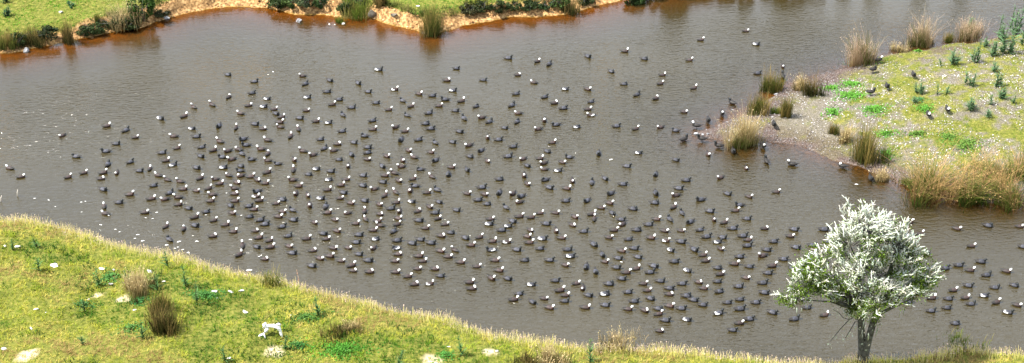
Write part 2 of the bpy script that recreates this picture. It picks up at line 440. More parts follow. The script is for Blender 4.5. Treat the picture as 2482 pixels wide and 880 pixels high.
X, Y = np.meshgrid(wx, wy)
zw, dfw, diw, dnw = fields(np.stack([X.ravel(), Y.ravel()], 1))
me = grid_mesh('pond', wx, wy, np.zeros(X.size))
at_ = me.attributes.new('depth', 'FLOAT', 'POINT'); at_.data.foreach_set('value', np.maximum(-zw, 0).astype(np.float32))
wind = (.14 + .86 * sstep(-2, -10, dfw)) * (.55 + .45 * sstep(-.5, -4, diw))
wind = wind * (1 - .35 * sstep(14, 26, X.ravel()) * sstep(-14, -6, dfw))
at_ = me.attributes.new('wind', 'FLOAT', 'POINT'); at_.data.foreach_set('value', wind.astype(np.float32))
w_o = obj('pond_water', me, M['water']); w_o['kind'] = 'structure'

# ------------------------------------------------------------------ turf (uncountable blades)
def scatter(n, x0, x1, y0, y1):
    return np.stack([rng.uniform(x0, x1, n), rng.uniform(y0, y1, n)], 1)
def in_view(P, zz, m=40):
    d = P[:, 1] * CP + (CAM_Z - zz) * SP
    px = P[:, 0] / d * F + PW / 2
    yv = (P[:, 1] * SP + (zz - CAM_Z) * CP)
    py = PH / 2 - yv / d * F
    return (px > -m) & (px < PW + m) & (py > -m * 1.6) & (py < PH + m * 2), px, py
def palette(t, cols):
    """piecewise-linear colour ramp over t in 0..1"""
    t = np.clip(t, 0, 1); k = np.array([c[0] for c in cols]); cc = np.array([c[1] for c in cols])
    return np.stack([np.interp(t, k, cc[:, j]) for j in range(3)], 1)
def turf(name, n, box, keep, colour, hgt, wid, label, per=4, lean=.7, seg=2):
    P = scatter(n, *box); z, df, di, dn = fields(P)
    ok, px, py = in_view(P, z); ok &= keep(P, z, df, di, dn, px, py)
    P, z, df, di, dn = P[ok], z[ok], df[ok], di[ok], dn[ok]
    k = len(P)
    root, tip = colour(P, z, df, di, dn)
    parts = []
    for b in range(per):
        base = np.stack([P[:, 0] + rng.normal(0, .045, k), P[:, 1] + rng.normal(0, .045, k), z - .02], 1)
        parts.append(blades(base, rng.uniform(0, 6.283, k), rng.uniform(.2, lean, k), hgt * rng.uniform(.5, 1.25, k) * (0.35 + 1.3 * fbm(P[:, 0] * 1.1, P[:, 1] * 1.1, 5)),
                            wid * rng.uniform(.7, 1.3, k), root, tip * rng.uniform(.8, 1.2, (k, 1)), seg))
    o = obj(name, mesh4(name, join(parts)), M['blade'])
    return tag(o, label, 'grass', kind='stuff')
def near_col(P, z, df, di, dn):
    t = .5 + 2.3 * (fbm(P[:, 0] * .32, P[:, 1] * .32, 101) - .5) + 1.6 * (fbm(P[:, 0] * 1.6, P[:, 1] * 1.6, 102) - .5) + rng.normal(0, .1, len(P))
    t = t + .42 * sstep(3.2, .2, dn)
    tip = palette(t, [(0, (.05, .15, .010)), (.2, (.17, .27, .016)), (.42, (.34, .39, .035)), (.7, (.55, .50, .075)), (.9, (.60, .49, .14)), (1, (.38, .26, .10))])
    return tip * .6, tip  # roots painted darker than tips, shade between the blades
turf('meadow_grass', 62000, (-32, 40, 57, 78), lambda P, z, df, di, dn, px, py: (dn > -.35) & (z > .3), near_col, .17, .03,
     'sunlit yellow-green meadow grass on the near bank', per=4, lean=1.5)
def far_col(P, z, df, di, dn):
    t = .5 + 1.5 * (fbm(P[:, 0] * .5, P[:, 1] * .5, 111) - .5) + 1.0 * (fbm(P[:, 0] * 2.2, P[:, 1] * 2.2, 112) - .5) + rng.normal(0, .1, len(P))
    tip = palette(t, [(0, (.02, .14, .008)), (.3, (.065, .27, .012)), (.6, (.16, .32, .022)), (1, (.38, .33, .10))])
    return tip * .5, tip  # darker root colour puts shade into the gaps of the paddock grass
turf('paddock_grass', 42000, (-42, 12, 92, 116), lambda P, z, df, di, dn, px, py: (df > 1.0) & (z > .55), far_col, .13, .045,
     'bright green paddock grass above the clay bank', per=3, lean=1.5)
def isl_col(P, z, df, di, dn):
    t = .55 + 1.3 * (fbm(P[:, 0] * .45, P[:, 1] * .45, 121) - .5) + 1.2 * (fbm(P[:, 0] * 2., P[:, 1] * 2., 122) - .5) + rng.normal(0, .12, len(P))
    tip = palette(t, [(0, (.07, .17, .012)), (.3, (.19, .25, .03)), (.6, (.37, .36, .09)), (1, (.50, .42, .23))])
    return tip * .6, tip  # root colour darkened to paint shade low in the turf
turf('island_turf', 60000, (12, 42, 78, 112), lambda P, z, df, di, dn, px, py: (di > .15) & (df < 0) & (fbm(P[:, 0] * .5, P[:, 1] * .5, 88) + di * .16 + .5 * sstep(22.5, 25.5, P[:, 0]) * sstep(94, 98, P[:, 1]) > .72) & (rng.uniform(0, 1, len(P)) < sstep(.72, .42, .22 * sstep(28, 20, P[:, 0]) + .45 * fbm(P[:, 0] * .6, P[:, 1] * .6, 99) + .55 * fbm(P[:, 0] * 2.2, P[:, 1] * 2.2, 98))), isl_col, .09, .04,
     'short sparse pale turf on the low island', per=3, lean=1.4)

def lip_col(P, z, df, di, dn):
    t = fbm(P[:, 0] * .9, P[:, 1] * .9, 181) + rng.normal(0, .15, len(P))
    tip = palette(t, [(0, (.012, .02, .006)), (.4, (.035, .05, .012)), (.65, (.09, .10, .02)), (1, (.25, .18, .08))])
    return tip * .6, tip  # shade between the hanging blades painted in as darker roots
turf('bank_lip_grass', 30000, (-42, 12, 90, 116), lambda P, z, df, di, dn, px, py: (df > .75) & (df < 1.75) & (z > .45) & (fbm(P[:, 0] * .45, P[:, 1] * .45, 191) > .38), lip_col, .48, .035,
     'rank dark grass hanging over the lip of the clay bluff', per=4, lean=1.3, seg=3)
def weed_col(P, z, df, di, dn):
    tip = palette(rng.uniform(0, 1, len(P)), [(0, (.015, .06, .01)), (.6, (.04, .12, .012)), (1, (.09, .15, .03))])
    return tip * .6, tip  # darker roots, painted shade at the foot of the weeds
turf('meadow_weeds', 26000, (-32, 40, 57, 78), lambda P, z, df, di, dn, px, py: (dn > 1.5) & (fbm(P[:, 0] * .55, P[:, 1] * .55, 201) * .6 + fbm(P[:, 0] * 2.5, P[:, 1] * 2.5, 202) * .4 > .565), weed_col, .26, .045,
     'darker green weeds dotted through the near meadow grass', per=3, lean=1.0)

# dry seeding grass along the near crest
def fringe():
    P = scatter(200000, -34, 40, 57, 80); z, df, di, dn = fields(P)
    ok, px, py = in_view(P, z); dens = fbm(P[:, 0] * .6, P[:, 1] * .6, 131)
    ok &= (dn > -.75) & (dn < .75) & (rng.uniform(0, 1, len(P)) < (.25 + sstep(.15, .6, dens)) * sstep(.95, 0, np.abs(dn + .05)) * 1.5)
    P, z = P[ok], z[ok]; k = len(P)
    base = np.stack([P[:, 0], P[:, 1], z - .03], 1)
    hh = rng.uniform(.2, .62, k) * (.6 + .7 * dens[ok])
    az = rng.normal(2.6, 1.0, k)
    tan = palette(rng.uniform(0, 1, k), [(0, (.66, .56, .17)), (.6, (.70, .56, .27)), (1, (.70, .54, .40))])
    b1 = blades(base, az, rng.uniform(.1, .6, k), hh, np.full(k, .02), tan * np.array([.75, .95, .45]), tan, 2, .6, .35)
    tips = base.copy(); ln = .35
    sel = rng.uniform(0, 1, k) < .5
    pos = base[sel] + np.stack([np.cos(az[sel]) * hh[sel] * .3, np.sin(az[sel]) * hh[sel] * .3, hh[sel] * .93], 1)
    s = leaves(pos, rng.uniform(.03, .06, len(pos)), rng.normal(size=(len(pos), 3)) * np.array([1, 1, .3]), var((.52, .40, .33), len(pos), .3), .5)
    tag(obj('dry_grass_fringe', mesh4('dry_grass_fringe', join([b1, s])), M['blade']), 'tan seeding grass fringing the crest of the near bank', 'grass', kind='stuff')
fringe()

# pale flecks (feathers, droppings, small stones) strewn over the island
def flecks():
    P = scatter(95000, 11, 42, 77, 112); z, df, di, dn = fields(P)
    ok, px, py = in_view(P, z)
    dens = fbm(P[:, 0] * .7, P[:, 1] * .7, 141) + .25 * fbm(P[:, 0] * 3, P[:, 1] * 3, 142) + .26 * np.maximum(sstep(3.2, .3, di) * sstep(27, 23, P[:, 0]), .8 * sstep(28, 20, P[:, 0]))
    ok &= (di > .05) & (df < 0) & (rng.uniform(0, 1, len(P)) < sstep(.5, .95, dens))
    P, z = P[ok], z[ok]; k = len(P)
    pos = np.stack([P[:, 0], P[:, 1], z + .035], 1)
    nr = rng.normal(0, .45, (k, 3)) + np.array([0, 0, 1])
    c = palette(rng.uniform(0, 1, k), [(0, (.09, .07, .06)), (.6, (.30, .27, .26)), (1, (.66, .65, .64))]) * (.45 + .55 * sstep(.4, 3.2, di[ok]))[:, None]
    tag(obj('island_flecks', mesh4('island_flecks', leaves(pos, rng.uniform(.02, .06, k), nr, c, .6)), M['fleck']),
        'countless white feathers and pale stones strewn over the island', 'feathers', kind='stuff')
flecks()

# ------------------------------------------------------------------ tussocks and rushes
def tussock(px, py, wpx, hpx, style, label, lean_az=None, name='rush_tussock', n=None, group=None):
    p = on_ground(px, py); s = px_per_m(p)
    wm = wpx / s; hm = hpx / (s * .86)
    root = thing(name, label, 'rushes' if name.startswith('rush') else 'tussock', tuple(p), group)
    st = {'olive': ((.035, .05, .012), (.10, .105, .022), (.16, .12, .03), (.28, .20, .07), .30, .5, .28),
          'dark': ((.022, .028, .008), (.06, .055, .016), (.10, .07, .025), (.25, .18, .065), .35, .55, .3),
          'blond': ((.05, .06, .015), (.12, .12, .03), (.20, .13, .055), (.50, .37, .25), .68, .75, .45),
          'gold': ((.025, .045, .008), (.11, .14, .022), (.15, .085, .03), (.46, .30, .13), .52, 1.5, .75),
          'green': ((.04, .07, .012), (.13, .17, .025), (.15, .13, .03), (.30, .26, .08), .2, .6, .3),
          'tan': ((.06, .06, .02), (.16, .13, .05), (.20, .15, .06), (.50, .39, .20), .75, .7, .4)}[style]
    g0, g1, d0, d1, dry, spread, ln = st
    n = int((n or int(np.clip(90 + wm * hm * 170, 90, 620))) * 1.5)
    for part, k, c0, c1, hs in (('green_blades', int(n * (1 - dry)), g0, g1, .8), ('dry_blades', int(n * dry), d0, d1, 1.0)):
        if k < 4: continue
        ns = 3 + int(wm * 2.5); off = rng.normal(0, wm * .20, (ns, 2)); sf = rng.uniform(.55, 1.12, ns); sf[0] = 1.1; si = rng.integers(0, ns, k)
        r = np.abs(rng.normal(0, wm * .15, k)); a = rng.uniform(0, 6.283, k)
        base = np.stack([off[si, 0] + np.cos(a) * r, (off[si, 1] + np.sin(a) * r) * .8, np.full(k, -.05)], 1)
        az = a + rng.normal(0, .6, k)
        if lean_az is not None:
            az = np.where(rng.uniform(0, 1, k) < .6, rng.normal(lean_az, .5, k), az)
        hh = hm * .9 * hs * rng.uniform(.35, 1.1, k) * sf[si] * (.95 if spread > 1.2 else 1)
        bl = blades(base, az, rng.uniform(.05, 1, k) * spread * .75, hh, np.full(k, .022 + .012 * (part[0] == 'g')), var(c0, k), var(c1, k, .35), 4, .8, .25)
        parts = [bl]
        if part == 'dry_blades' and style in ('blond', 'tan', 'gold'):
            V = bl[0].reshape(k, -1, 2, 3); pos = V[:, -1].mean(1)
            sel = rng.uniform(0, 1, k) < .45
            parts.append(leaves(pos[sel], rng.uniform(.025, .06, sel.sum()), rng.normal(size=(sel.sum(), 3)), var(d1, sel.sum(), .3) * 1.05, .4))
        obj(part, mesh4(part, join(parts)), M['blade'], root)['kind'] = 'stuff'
    return root
LZ = math.pi            # leaning towards -X
T = tussock
T(2090, 152, 84, 92, 'blond', 'tall blond feathery rush clump with a green base beside the bright green mat', LZ)
T(2222, 112, 78, 74, 'blond', 'brown-stemmed rush clump with pale plumes streaming to one side over the water', LZ)
T(2178, 124, 34, 26, 'tan', 'small low rush tuft beside the brown-stemmed plumed clump')
T(2345, 92, 80, 55, 'blond', 'broad pinkish rush clump beside leafy thistles on the island edge', LZ)
T(2298, 101, 28, 30, 'olive', 'narrow green rush tuft between two blond clumps')
T(2255, 108, 22, 16, 'olive', 'tiny green tuft at the foot of the plumed clump')
T(1867, 220, 50, 56, 'olive', 'dense olive rush clump beside a black duck wading at the inlet')
T(1838, 275, 54, 54, 'olive', 'rounded olive-brown rush clump at the neck of the stony spit')
T(1964, 228, 50, 62, 'dark', 'rush clump with rusty orange tips on the pebbly mud', LZ, n=320)
T(1930, 215, 40, 34, 'tan', 'thin straw-coloured grass spray next to the rusty rush clump', LZ)
T(1905, 283, 30, 62, 'olive', 'slim upright green rush clump among white stones')
T(1885, 275, 24, 26, 'green', 'low leafy tuft at the foot of the slim rush clump')
T(1802, 350, 78, 76, 'tan', 'straw-topped sedge clump crowning the tip of the muddy spit')
T(1805, 350, 66, 32, 'green', 'dark green leafy skirt around the straw-topped sedge on the spit', n=260)
T(2100, 388, 84, 100, 'olive', 'biggest olive-green rush clump above the muddy shore of the island', n=620)
T(2018, 325, 26, 36, 'olive', 'small upright green rush tuft behind a pink-stemmed grass')
T(2042, 342, 34, 44, 'tan', 'pinkish dry grass tuft beside the small upright rush')
T(2137, 437, 42, 34, 'tan', 'little pale sedge tuft rooted in the water next to a swimming black duck')
T(2250, 466, 118, 112, 'gold', 'golden drooping tussock with pale leaves hanging over the island bank', n=700, name='sedge_tussock')
T(2335, 480, 100, 92, 'gold', 'middle drooping tussock of the island bank with a green heart', n=560, name='sedge_tussock')
T(2445, 490, 120, 100, 'gold', 'shaggy blond tussock hanging down to the water beside a green cushion', LZ, n=700, name='sedge_tussock')
T(2385, 425, 110, 62, 'gold', 'rusty brown dry tussock behind the drooping bank tussocks', n=420, name='sedge_tussock')
T(2462, 420, 100, 66, 'gold', 'bronze dry tussock at the upper side of the shaggy blond one', n=420, name='sedge_tussock')
T(2454, 492, 50, 28, 'green', 'round green sedge cushion under the shaggy blond tussock')
T(2205, 448, 44, 26, 'green', 'short green tuft beside the golden tussock at the mud edge')
# far bank
T(170, 106, 36, 72, 'dark', 'tall slim brown rush clump standing at the clay waterline', n=260)
T(300, 62, 84, 66, 'tan', 'wispy straw-topped clump over a dark bush on the clay bank', n=360)
T(1048, 78, 62, 84, 'olive', 'tall olive rush clump on the point of the clay bank', n=460)
T(1040, 82, 50, 28, 'dark', 'dark drooping leaves at the foot of the rush clump on the clay point')
T(1385, 30, 70, 42, 'dark', 'grey drooping root-like sedge at the end of the clay bank', name='sedge_tussock', n=260)
T(20, 112, 46, 46, 'olive', 'green rush tuft on the grassy lip beside a grey rock')
T(82, 104, 70, 50, 'dark', 'dark straw-flecked tussock above the grey waterside rock', name='sedge_tussock')
T(862, 36, 70, 48, 'green', 'bright green rush clump above the dark boulder')
T(918, 18, 36, 44, 'dark', 'dark upright rush clump behind the dark boulder')
T(236, 52, 14, 26, 'olive', 'single thin rush spike in the bright paddock')
T(825, 57, 20, 24, 'green', 'little yellow-green reed tuft growing out of the shallows')
# near bank
T(402, 800, 104, 78, 'dark', 'wide dark brown rush clump on the near meadow', n=560)
T(385, 752, 66, 60, 'olive', 'olive rush clump just behind the dark brown one on the meadow')
T(335, 700, 80, 60, 'tan', 'dead straw-coloured stalks between two dark thistles')
T(660, 690, 60, 42, 'green', 'yellow-green grass hummock on the crest of the near bank')
T(1342, 884, 84, 56, 'tan', 'dry pinkish seed-head stalks at the crest beside a dark weed')
T(1270, 884, 70, 34, 'dark', 'dark low weed clump beside dry seed-head stalks')
T(1490, 850, 130, 36, 'tan', 'windswept tan grass patch leaning along the crest', LZ, n=420)
T(822, 812, 96, 34, 'dark', 'rusty brown low tussock above the broadleaf weeds', n=300)
T(845, 800, 60, 26, 'tan', 'faded tan low tussock touching the rusty brown one')
T(1900, 872, 80, 22, 'tan', 'low dry grass patch on the crest near the lichen tree', n=200)
T(2340, 850, 130, 24, 'green', 'yellow-green grass hummock on the crest beyond the lichen tree', n=300)

# ------------------------------------------------------------------ thistles and leafy weeds
def thistle(px, py, hpx, label, bushy=1.0, tone=(.05, .10, .03), group=None):
    p = on_ground(px, py); s = px_per_m(p); hm = hpx / (s * .86)
    root = thing('thistle', label, 'thistle', tuple(p), group)
    paths = []
    stems = 1 if bushy < 1.2 else 4
    L = []
    for q in range(stems):
        bx, by = (rng.normal(0, .10 * bushy, 2) if stems > 1 else (0, 0)); hh = hm * (1 if q == 0 else rng.uniform(.55, .95))
        tx, ty = bx + rng.normal(0, .08), by + rng.normal(0, .08)
        paths.append([(bx * .3, by * .3, -.05, .018), (bx, by, hh * .5, .013), (tx, ty, hh, .006)])
        nl = int(36 * bushy / math.sqrt(stems)) + 12
        t = rng.uniform(.02, 1, nl) ** 1.2
        base = np.stack([bx + (tx - bx) * t, by + (ty - by) * t, hh * t], 1)
        ll = (.10 + .20 * (1 - t)) * min(1.25, hm + .25) * rng.uniform(.5, 1.5, nl) * bushy ** .3
        L.append(blades(base, rng.uniform(0, 6.283, nl), rng.uniform(.5, 2.2, nl), ll * .65, ll * .27, var(tone, nl, .3), var(np.array(tone) * 1.5, nl, .35), 3, .5, .05))
    obj('stem', mesh4('stem', tubes(paths, 4), color=False), M['stem'], root)
    obj('leaves', mesh4('leaves', join(L)), M['leaf'], root)
WEED = (.035, .10, .03)
th = [(32, 607, 30, 'small thistle standing against two white stones on the crest'), (90, 600, 22, 'thin little thistle on the bare left shoulder of the crest'),
      (95, 655, 34, 'dark thistle beside the long white stone'), (240, 692, 42, 'spindly thistle with pale stalk between scattered white stones'),
      (308, 694, 42, 'dark bushy thistle on the outer side of the dead stalks'), (382, 704, 42, 'dark upright thistle on the inner side of the dead stalks'),
      (408, 650, 48, 'tall airy weed rising over the crest in front of a dark duck'), (450, 694, 62, 'tallest leafy thistle on the meadow crest'),
      (477, 734, 54, 'narrow pointed dark thistle between the rush clump and a leafy patch'), (772, 766, 46, 'leafy yellow-green weed on the rounded hump'),
      (692, 848, 34, 'blue-green thistle below the bleached stump'), (966, 888, 44, 'dark green thistle by the bare clay patch'),
      (1118, 862, 48, 'twisted thistle with a pale dry top on the crest slope'), (1430, 878, 58, 'bright green leafy weed standing above the windswept tan grass'),
      (546, 876, 38, 'thin weed beside a small white stone at the meadow foot'), (200, 835, 26, 'ragged low weed near the bare clay scrape'),
      (345, 820, 34, 'loose leafy weed below the dark brown rush clump'), (205, 755, 30, 'sprawling dark weed in the middle of the meadow')]
for a, b, c, l in th: thistle(a, b, c, l, 1.0)
ti = [(2310, 158, 38, 'leafy thistle next to a smaller one on the pale island turf', 1.6), (2280, 160, 18, 'small thistle beside the leafier one on the pale turf', 1),
      (2366, 152, 58, 'tall open thistle at the foot of the leafy island thicket', 1.5), (2440, 130, 74, 'tallest bushy thistle of the island thicket', 2.4),
      (2408, 135, 36, 'blue-green thistle leaning on the tallest bushy one', 1.6), (2350, 207, 32, 'upright thistle alone on the stony middle of the island', 1.3),
      (2416, 207, 36, 'loose thistle above a row of small ones', 1.3), (2230, 227, 30, 'grey thistle near a standing black duck', 1.3),
      (2271, 229, 22, 'one of two small grey thistles side by side, on the duck side', 1.1), (2294, 228, 22, 'one of two small grey thistles side by side, on the thicket side', 1.1),
      (2354, 267, 30, 'dark blue-green thistle at the heart of the turf', 1.5), (2430, 240, 30, 'spindly thistle near the island thicket', 1.2), (2400, 254, 26, 'thin thistle with a bare stalk', 1),
      (2456, 250, 20, 'small dark thistle beyond the spindly one', 1.1), (2393, 284, 20, 'low rosette thistle below the thin stalked one', 1.2), (2412, 172, 26, 'thistle with dead stalks at its side', 1.2),
      (2420, 96, 56, 'light green leafy weed of the thicket, on the water side', 2.0), (2460, 84, 66, 'dense green weed in the upper thicket', 2.4), (2490, 110, 60, 'outermost green weed of the thicket', 2.2),
      (2385, 112, 22, 'low weed between blond rush and thicket', 1.2), (2218, 250, 16, 'tiny green rosette in the middle of the turf', 1.2), (2345, 82, 40, 'green thistle growing inside the broad pinkish rush clump', 1.4)]
for a, b, c, l, bu in ti: thistle(a, b, c, l, bu, (.075, .13, .06))
for a, b, c, l in [(15, 38, 22, 'dark weed rosette at the edge of the bright paddock'), (172, 14, 14, 'small dark weed in the bright paddock'), (12, 8, 16, 'dark leafy weed high in the paddock')]:
    thistle(a, b, c, l, 1.6, (.03, .07, .03))

# broadleaf mats
def mat_patch(px, py, wpx, hpx, tone, label, dens=420):
    p = on_ground(px, py); s = px_per_m(p); rx = wpx / s / 2; ry = hpx / s / 2 / .52
    n = int(np.clip(dens * rx * ry * 3.1, 60, 4000)); a = rng.uniform(0, 6.283, n); r = np.sqrt(rng.uniform(0, 1, n))
    r = np.abs(rng.normal(0, .72, n)) * (.35 + 1.3 * fbm(np.cos(a) * 2.2 + px, np.sin(a) * 2.2 + py, 151))
    x = p[0] + np.cos(a) * r * rx; y = p[1] + np.sin(a) * r * ry
    zz = fields(np.stack([x, y], 1))[0] + rng.uniform(.02, .16, n) * np.maximum(1.1 - r, .1)
    pos = np.stack([x, y, zz + .02], 1) - p[None]
    o = obj('leafy_mat', mesh4('leafy_mat', leaves(pos, rng.uniform(.035, .075, n), rng.normal(0, .5, (n, 3)) + np.array([0, 0, 1]), var(tone, n, .35), .75)), M['leaf'], loc=tuple(p))
    tag(o, label, 'weeds', kind='stuff')
VG = (.085, .22, .03)
mats = [(2085, 151, 80, 18, VG, 'vivid green leafy mat at the foot of the tall blond rushes'), (2062, 205, 60, 18, VG, 'vivid green mat, uppermost of the chain on the mud'),
        (2062, 232, 70, 30, VG, 'largest vivid green mat in the middle of the island neck'), (2015, 214, 40, 16, VG, 'green mat next to the rusty-tipped rushes'),
        (2018, 272, 40, 22, VG, 'rounded green mat above the small upright rush'), (2118, 265, 60, 26, VG, 'green mat on stony ground below two black ducks'),
        (2148, 372, 30, 20, VG, 'small bright green leafy cushion beside the biggest rush clump'), (2145, 326, 56, 14, VG, 'low green mat between the stones and big rush clump'),
        (2222, 326, 50, 14, (.09, .17, .03), 'dull green mat on the middle turf'), (2242, 264, 46, 18, VG, 'green mat behind a white-headed duck on land'),
        (2340, 352, 70, 30, (.09, .17, .03), 'olive green mat above the drooping tussocks'), (2298, 333, 40, 20, (.09, .17, .03), 'sparse green mat near the golden tussock'),
        (2228, 242, 26, 14, (.06, .17, .05), 'tiny round green mat on the turf'), (2225, 125, 20, 10, VG, 'green cushion near the island shore plumes'),
        (500, 716, 80, 28, (.05, .14, .03), 'broadleaf patch linking two pale stones'), (340, 730, 60, 20, (.04, .13, .035), 'dark green broadleaf patch by the bare clay scrapes'),
        (830, 848, 130, 34, (.055, .17, .02), 'widest glossy green broadleaf patch on the meadow'), (722, 838, 60, 18, (.045, .14, .03), 'broadleaf patch beside the blue-green thistle'),
        (265, 672, 50, 26, (.07, .17, .04), 'soft green patch between white stones'), (1080, 862, 46, 20, (.06, .17, .03), 'green patch at the foot of the twisted thistle'),
        (320, 795, 60, 26, (.06, .14, .03), 'loose broadleaf weeds at the side of the dark brown rushes'), (205, 740, 50, 20, (.045, .12, .03), 'dark leafy weeds in the open meadow'), (740, 772, 90, 24, (.06, .13, .025), 'green weeds around the foot of the leafy yellow-green weed')]
for a in mats: mat_patch(*a)

# ------------------------------------------------------------------ shrubs on the far bank
def shrub(px, py, wpx, hpx, label, tone=(.03, .045, .015), name='shrub', dens=1.0, p=None, group=None):
    p = on_ground(px, py) if p is None else p
    s = px_per_m(p); rx = wpx / s / 2; rz = hpx / (s * .9) / 2
    root = thing(name, label, 'bush', tuple(p), group)
    paths = [[(0, 0, -.1, .03), (rng.normal(0, rx * .3), rng.normal(0, rx * .3), rz * .8, .02), (rng.normal(0, rx * .6), rng.normal(0, rx * .5), rz * 1.5, .008)] for _ in range(6)]
    obj('branches', mesh4('branches', tubes(paths, 4), color=False), M['bark'], root)
    parts = []
    for _ in range(14):
        c = rng.normal(0, 1, 3); c = c / np.linalg.norm(c) * np.array([rx * .8, rx * .6, rz * .65]) + np.array([0, 0, rz * .85]); k = int(60 * dens)
        d = rng.normal(0, 1, (k, 3)); d /= np.linalg.norm(d, axis=1)[:, None]
        rad = np.array([rx * .42, rx * .42, rz * .42]) * rng.uniform(.4, 1.3)
        pos = c + d * rad * rng.uniform(.55, 1.05, (k, 1)); pos[:, 2] = np.maximum(pos[:, 2], -.05)
        parts.append(leaves(pos, rng.uniform(.04, .09, k) * max(1.0, rx / .55), d + rng.normal(0, .6, (k, 3)), var(np.array(tone) * rng.uniform(.7, 1.5), k, .4), .6))
    obj('foliage', mesh4('foliage', join(parts)), M['leaf'], root)
    return root
sh = [(350, 52, 66, 70, 'dark green rounded bush, the tallest on the clay bank', (.03, .06, .012)), (318, 66, 60, 30, 'low black-green bush in front of the straw-topped clump', (.025, .035, .012)),
      (275, 66, 50, 30, 'dark bush beside the straw-topped clump, on the paddock side', (.025, .035, .012)), (232, 80, 46, 26, 'low dark bush on the lip next to a clay slump', (.03, .045, .015)),
      (205, 86, 40, 24, 'low dark bush touching the slim brown rushes', (.03, .045, .015)), (118, 96, 50, 34, 'black-green bush overhanging the grey waterside rock', (.02, .03, .012)),
      (45, 110, 46, 34, 'dark bush between the green rush tuft and grey rock', (.025, .038, .012)), (392, 40, 40, 20, 'shaded low bush at the bend of the clay bank', (.03, .035, .015)),
      (672, 18, 50, 30, 'dark bush at the end of the broad orange beach', (.028, .042, .014)), (705, 18, 46, 30, 'dense bush in the row above the shallow orange water', (.035, .055, .015)),
      (742, 14, 50, 28, 'bush with grey-green leaves in the middle of the row', (.05, .065, .03)), (778, 18, 40, 30, 'dark bush near the far end of the row', (.025, .045, .014)),
      (838, 32, 40, 30, 'dark bush pressed against the bright green rushes', (.025, .04, .012)), (1135, 30, 50, 22, 'brown-green low bush on the lip past the clay point', (.045, .045, .02)),
      (1165, 26, 46, 24, 'dark low bush over a hollow in the bluff', (.025, .035, .012)), (1208, 28, 44, 26, 'dark drooping bush beside a bare clay chute', (.025, .035, .012)),
      (1245, 24, 40, 24, 'green-black bush between two clay chutes', (.03, .045, .015)), (1285, 24, 46, 24, 'low dark bush above the orange scar', (.03, .045, .015)),
      (1325, 22, 40, 22, 'low bush next to the grey drooping sedge', (.03, .05, .018)), (1355, 14, 50, 26, 'bright topped bush behind the grey drooping sedge', (.045, .075, .02)),
      (1420, 10, 40, 22, 'last dark bush where the clay bank leaves the picture', (.03, .04, .015)), (870, 14, 40, 26, 'shadowy bush behind the bright green rushes', (.03, .05, .015))]
for a, b, c, d, l, t in sh: shrub(a, b, c, d, l, t)

# trees on the far shore beyond the frame: they show as reflections in the pond
for a, top, w, l in [(1545, 20, 40, 'small dark tree at the corner of the far shore'), (1640, 56, 62, 'broad dark tree mirrored as the widest column in the far water'), (1700, 14, 60, 'low tree mirrored beside the widest column'), (1758, 22, 60, 'rounded tree mirrored between two tall ones'),
                     (1812, 42, 34, 'narrow tree mirrored as a thin dark column'), (1868, 12, 50, 'low dark tree beside the thin mirrored one'), (1925, 46, 90, 'wide crowned tree mirrored near the tall blond rushes'), (1985, 22, 40, 'small tree beside the wide crowned one'),
                     (2052, 34, 34, 'slender tree mirrored behind the tall blond rushes'), (2124, 28, 44, 'bushy tree mirrored behind the plumed rush clump'), (2240, 10, 44, 'small tree on the far shore opposite the island thistles'), (2345, 2, 40, 'smallest tree on the far shore opposite the thicket')]:
    base_y = float(np.interp(a, [q[0] for q in far_px], [q[1] for q in far_px])) - 8
    q = at_z(a, base_y, .6); q[2] = H(q[0], q[1])
    hpx = top - base_y - 12
    shrub(0, 0, w * 1.05, max(hpx, 24), l, (.02, .035, .01), 'far_shore_tree', 3.0, p=q, group='trees on the far shore')
for k in range(16):
    a = 1530 + k * 32
    base_y = float(np.interp(a, [q[0] for q in far_px], [q[1] for q in far_px])) - 5
    q = at_z(a, base_y, .5); q[2] = H(q[0], q[1])
    shrub(0, 0, 46, 30 + 8 * (k % 3), 'low dark bush of the hedge lining the far shore beyond the pond', (.025, .035, .01), 'far_shore_bush', .8, p=q, group='hedge bushes on the far shore')

# ------------------------------------------------------------------ rocks, clods, sticks
def rock_mesh(name, seed, sx, sy, sz, rough=.28):
    import bmesh
    bm = bmesh.new(); bmesh.ops.create_icosphere(bm, subdivisions=2, radius=1)
    r = random.Random(seed); ax = [Vector((r.uniform(-1, 1), r.uniform(-1, 1), r.uniform(-1, 1))).normalized() for _ in range(10)]; cut = [r.uniform(.35, .8) for _ in ax]
    for v in bm.verts:
        for a, c in zip(ax, cut):
            d = v.co.dot(a)
            if d > c: v.co -= a * (d - c) * .95
        v.co *= 1 + r.uniform(-rough, rough) * .3
        v.co = Vector((v.co.x * sx, v.co.y * sy, v.co.z * sz))
    me = bpy.data.meshes.new(name); bm.to_mesh(me); bm.free(); return me
def rock(px, py, wpx, label, mat='limestone', flat=.34, seed=None, name='rock', rot=None, sink=.25):
    p = on_ground(px, py); w = wpx / px_per_m(p) / 2 * .8
    sd = seed if seed is not None else int(px * 7 + py)
    o = obj(name, rock_mesh(name, sd, w, w * .62, w * flat), M[mat], loc=(p[0], p[1], p[2] + w * flat * (1 - 2 * sink) + .015))
    o.rotation_euler = (random.Random(sd).uniform(-.25, .25), random.Random(sd + 1).uniform(-.2, .2), rot if rot is not None else random.Random(sd + 2).uniform(-.6, .6))
    return tag(o, label, 'rock')
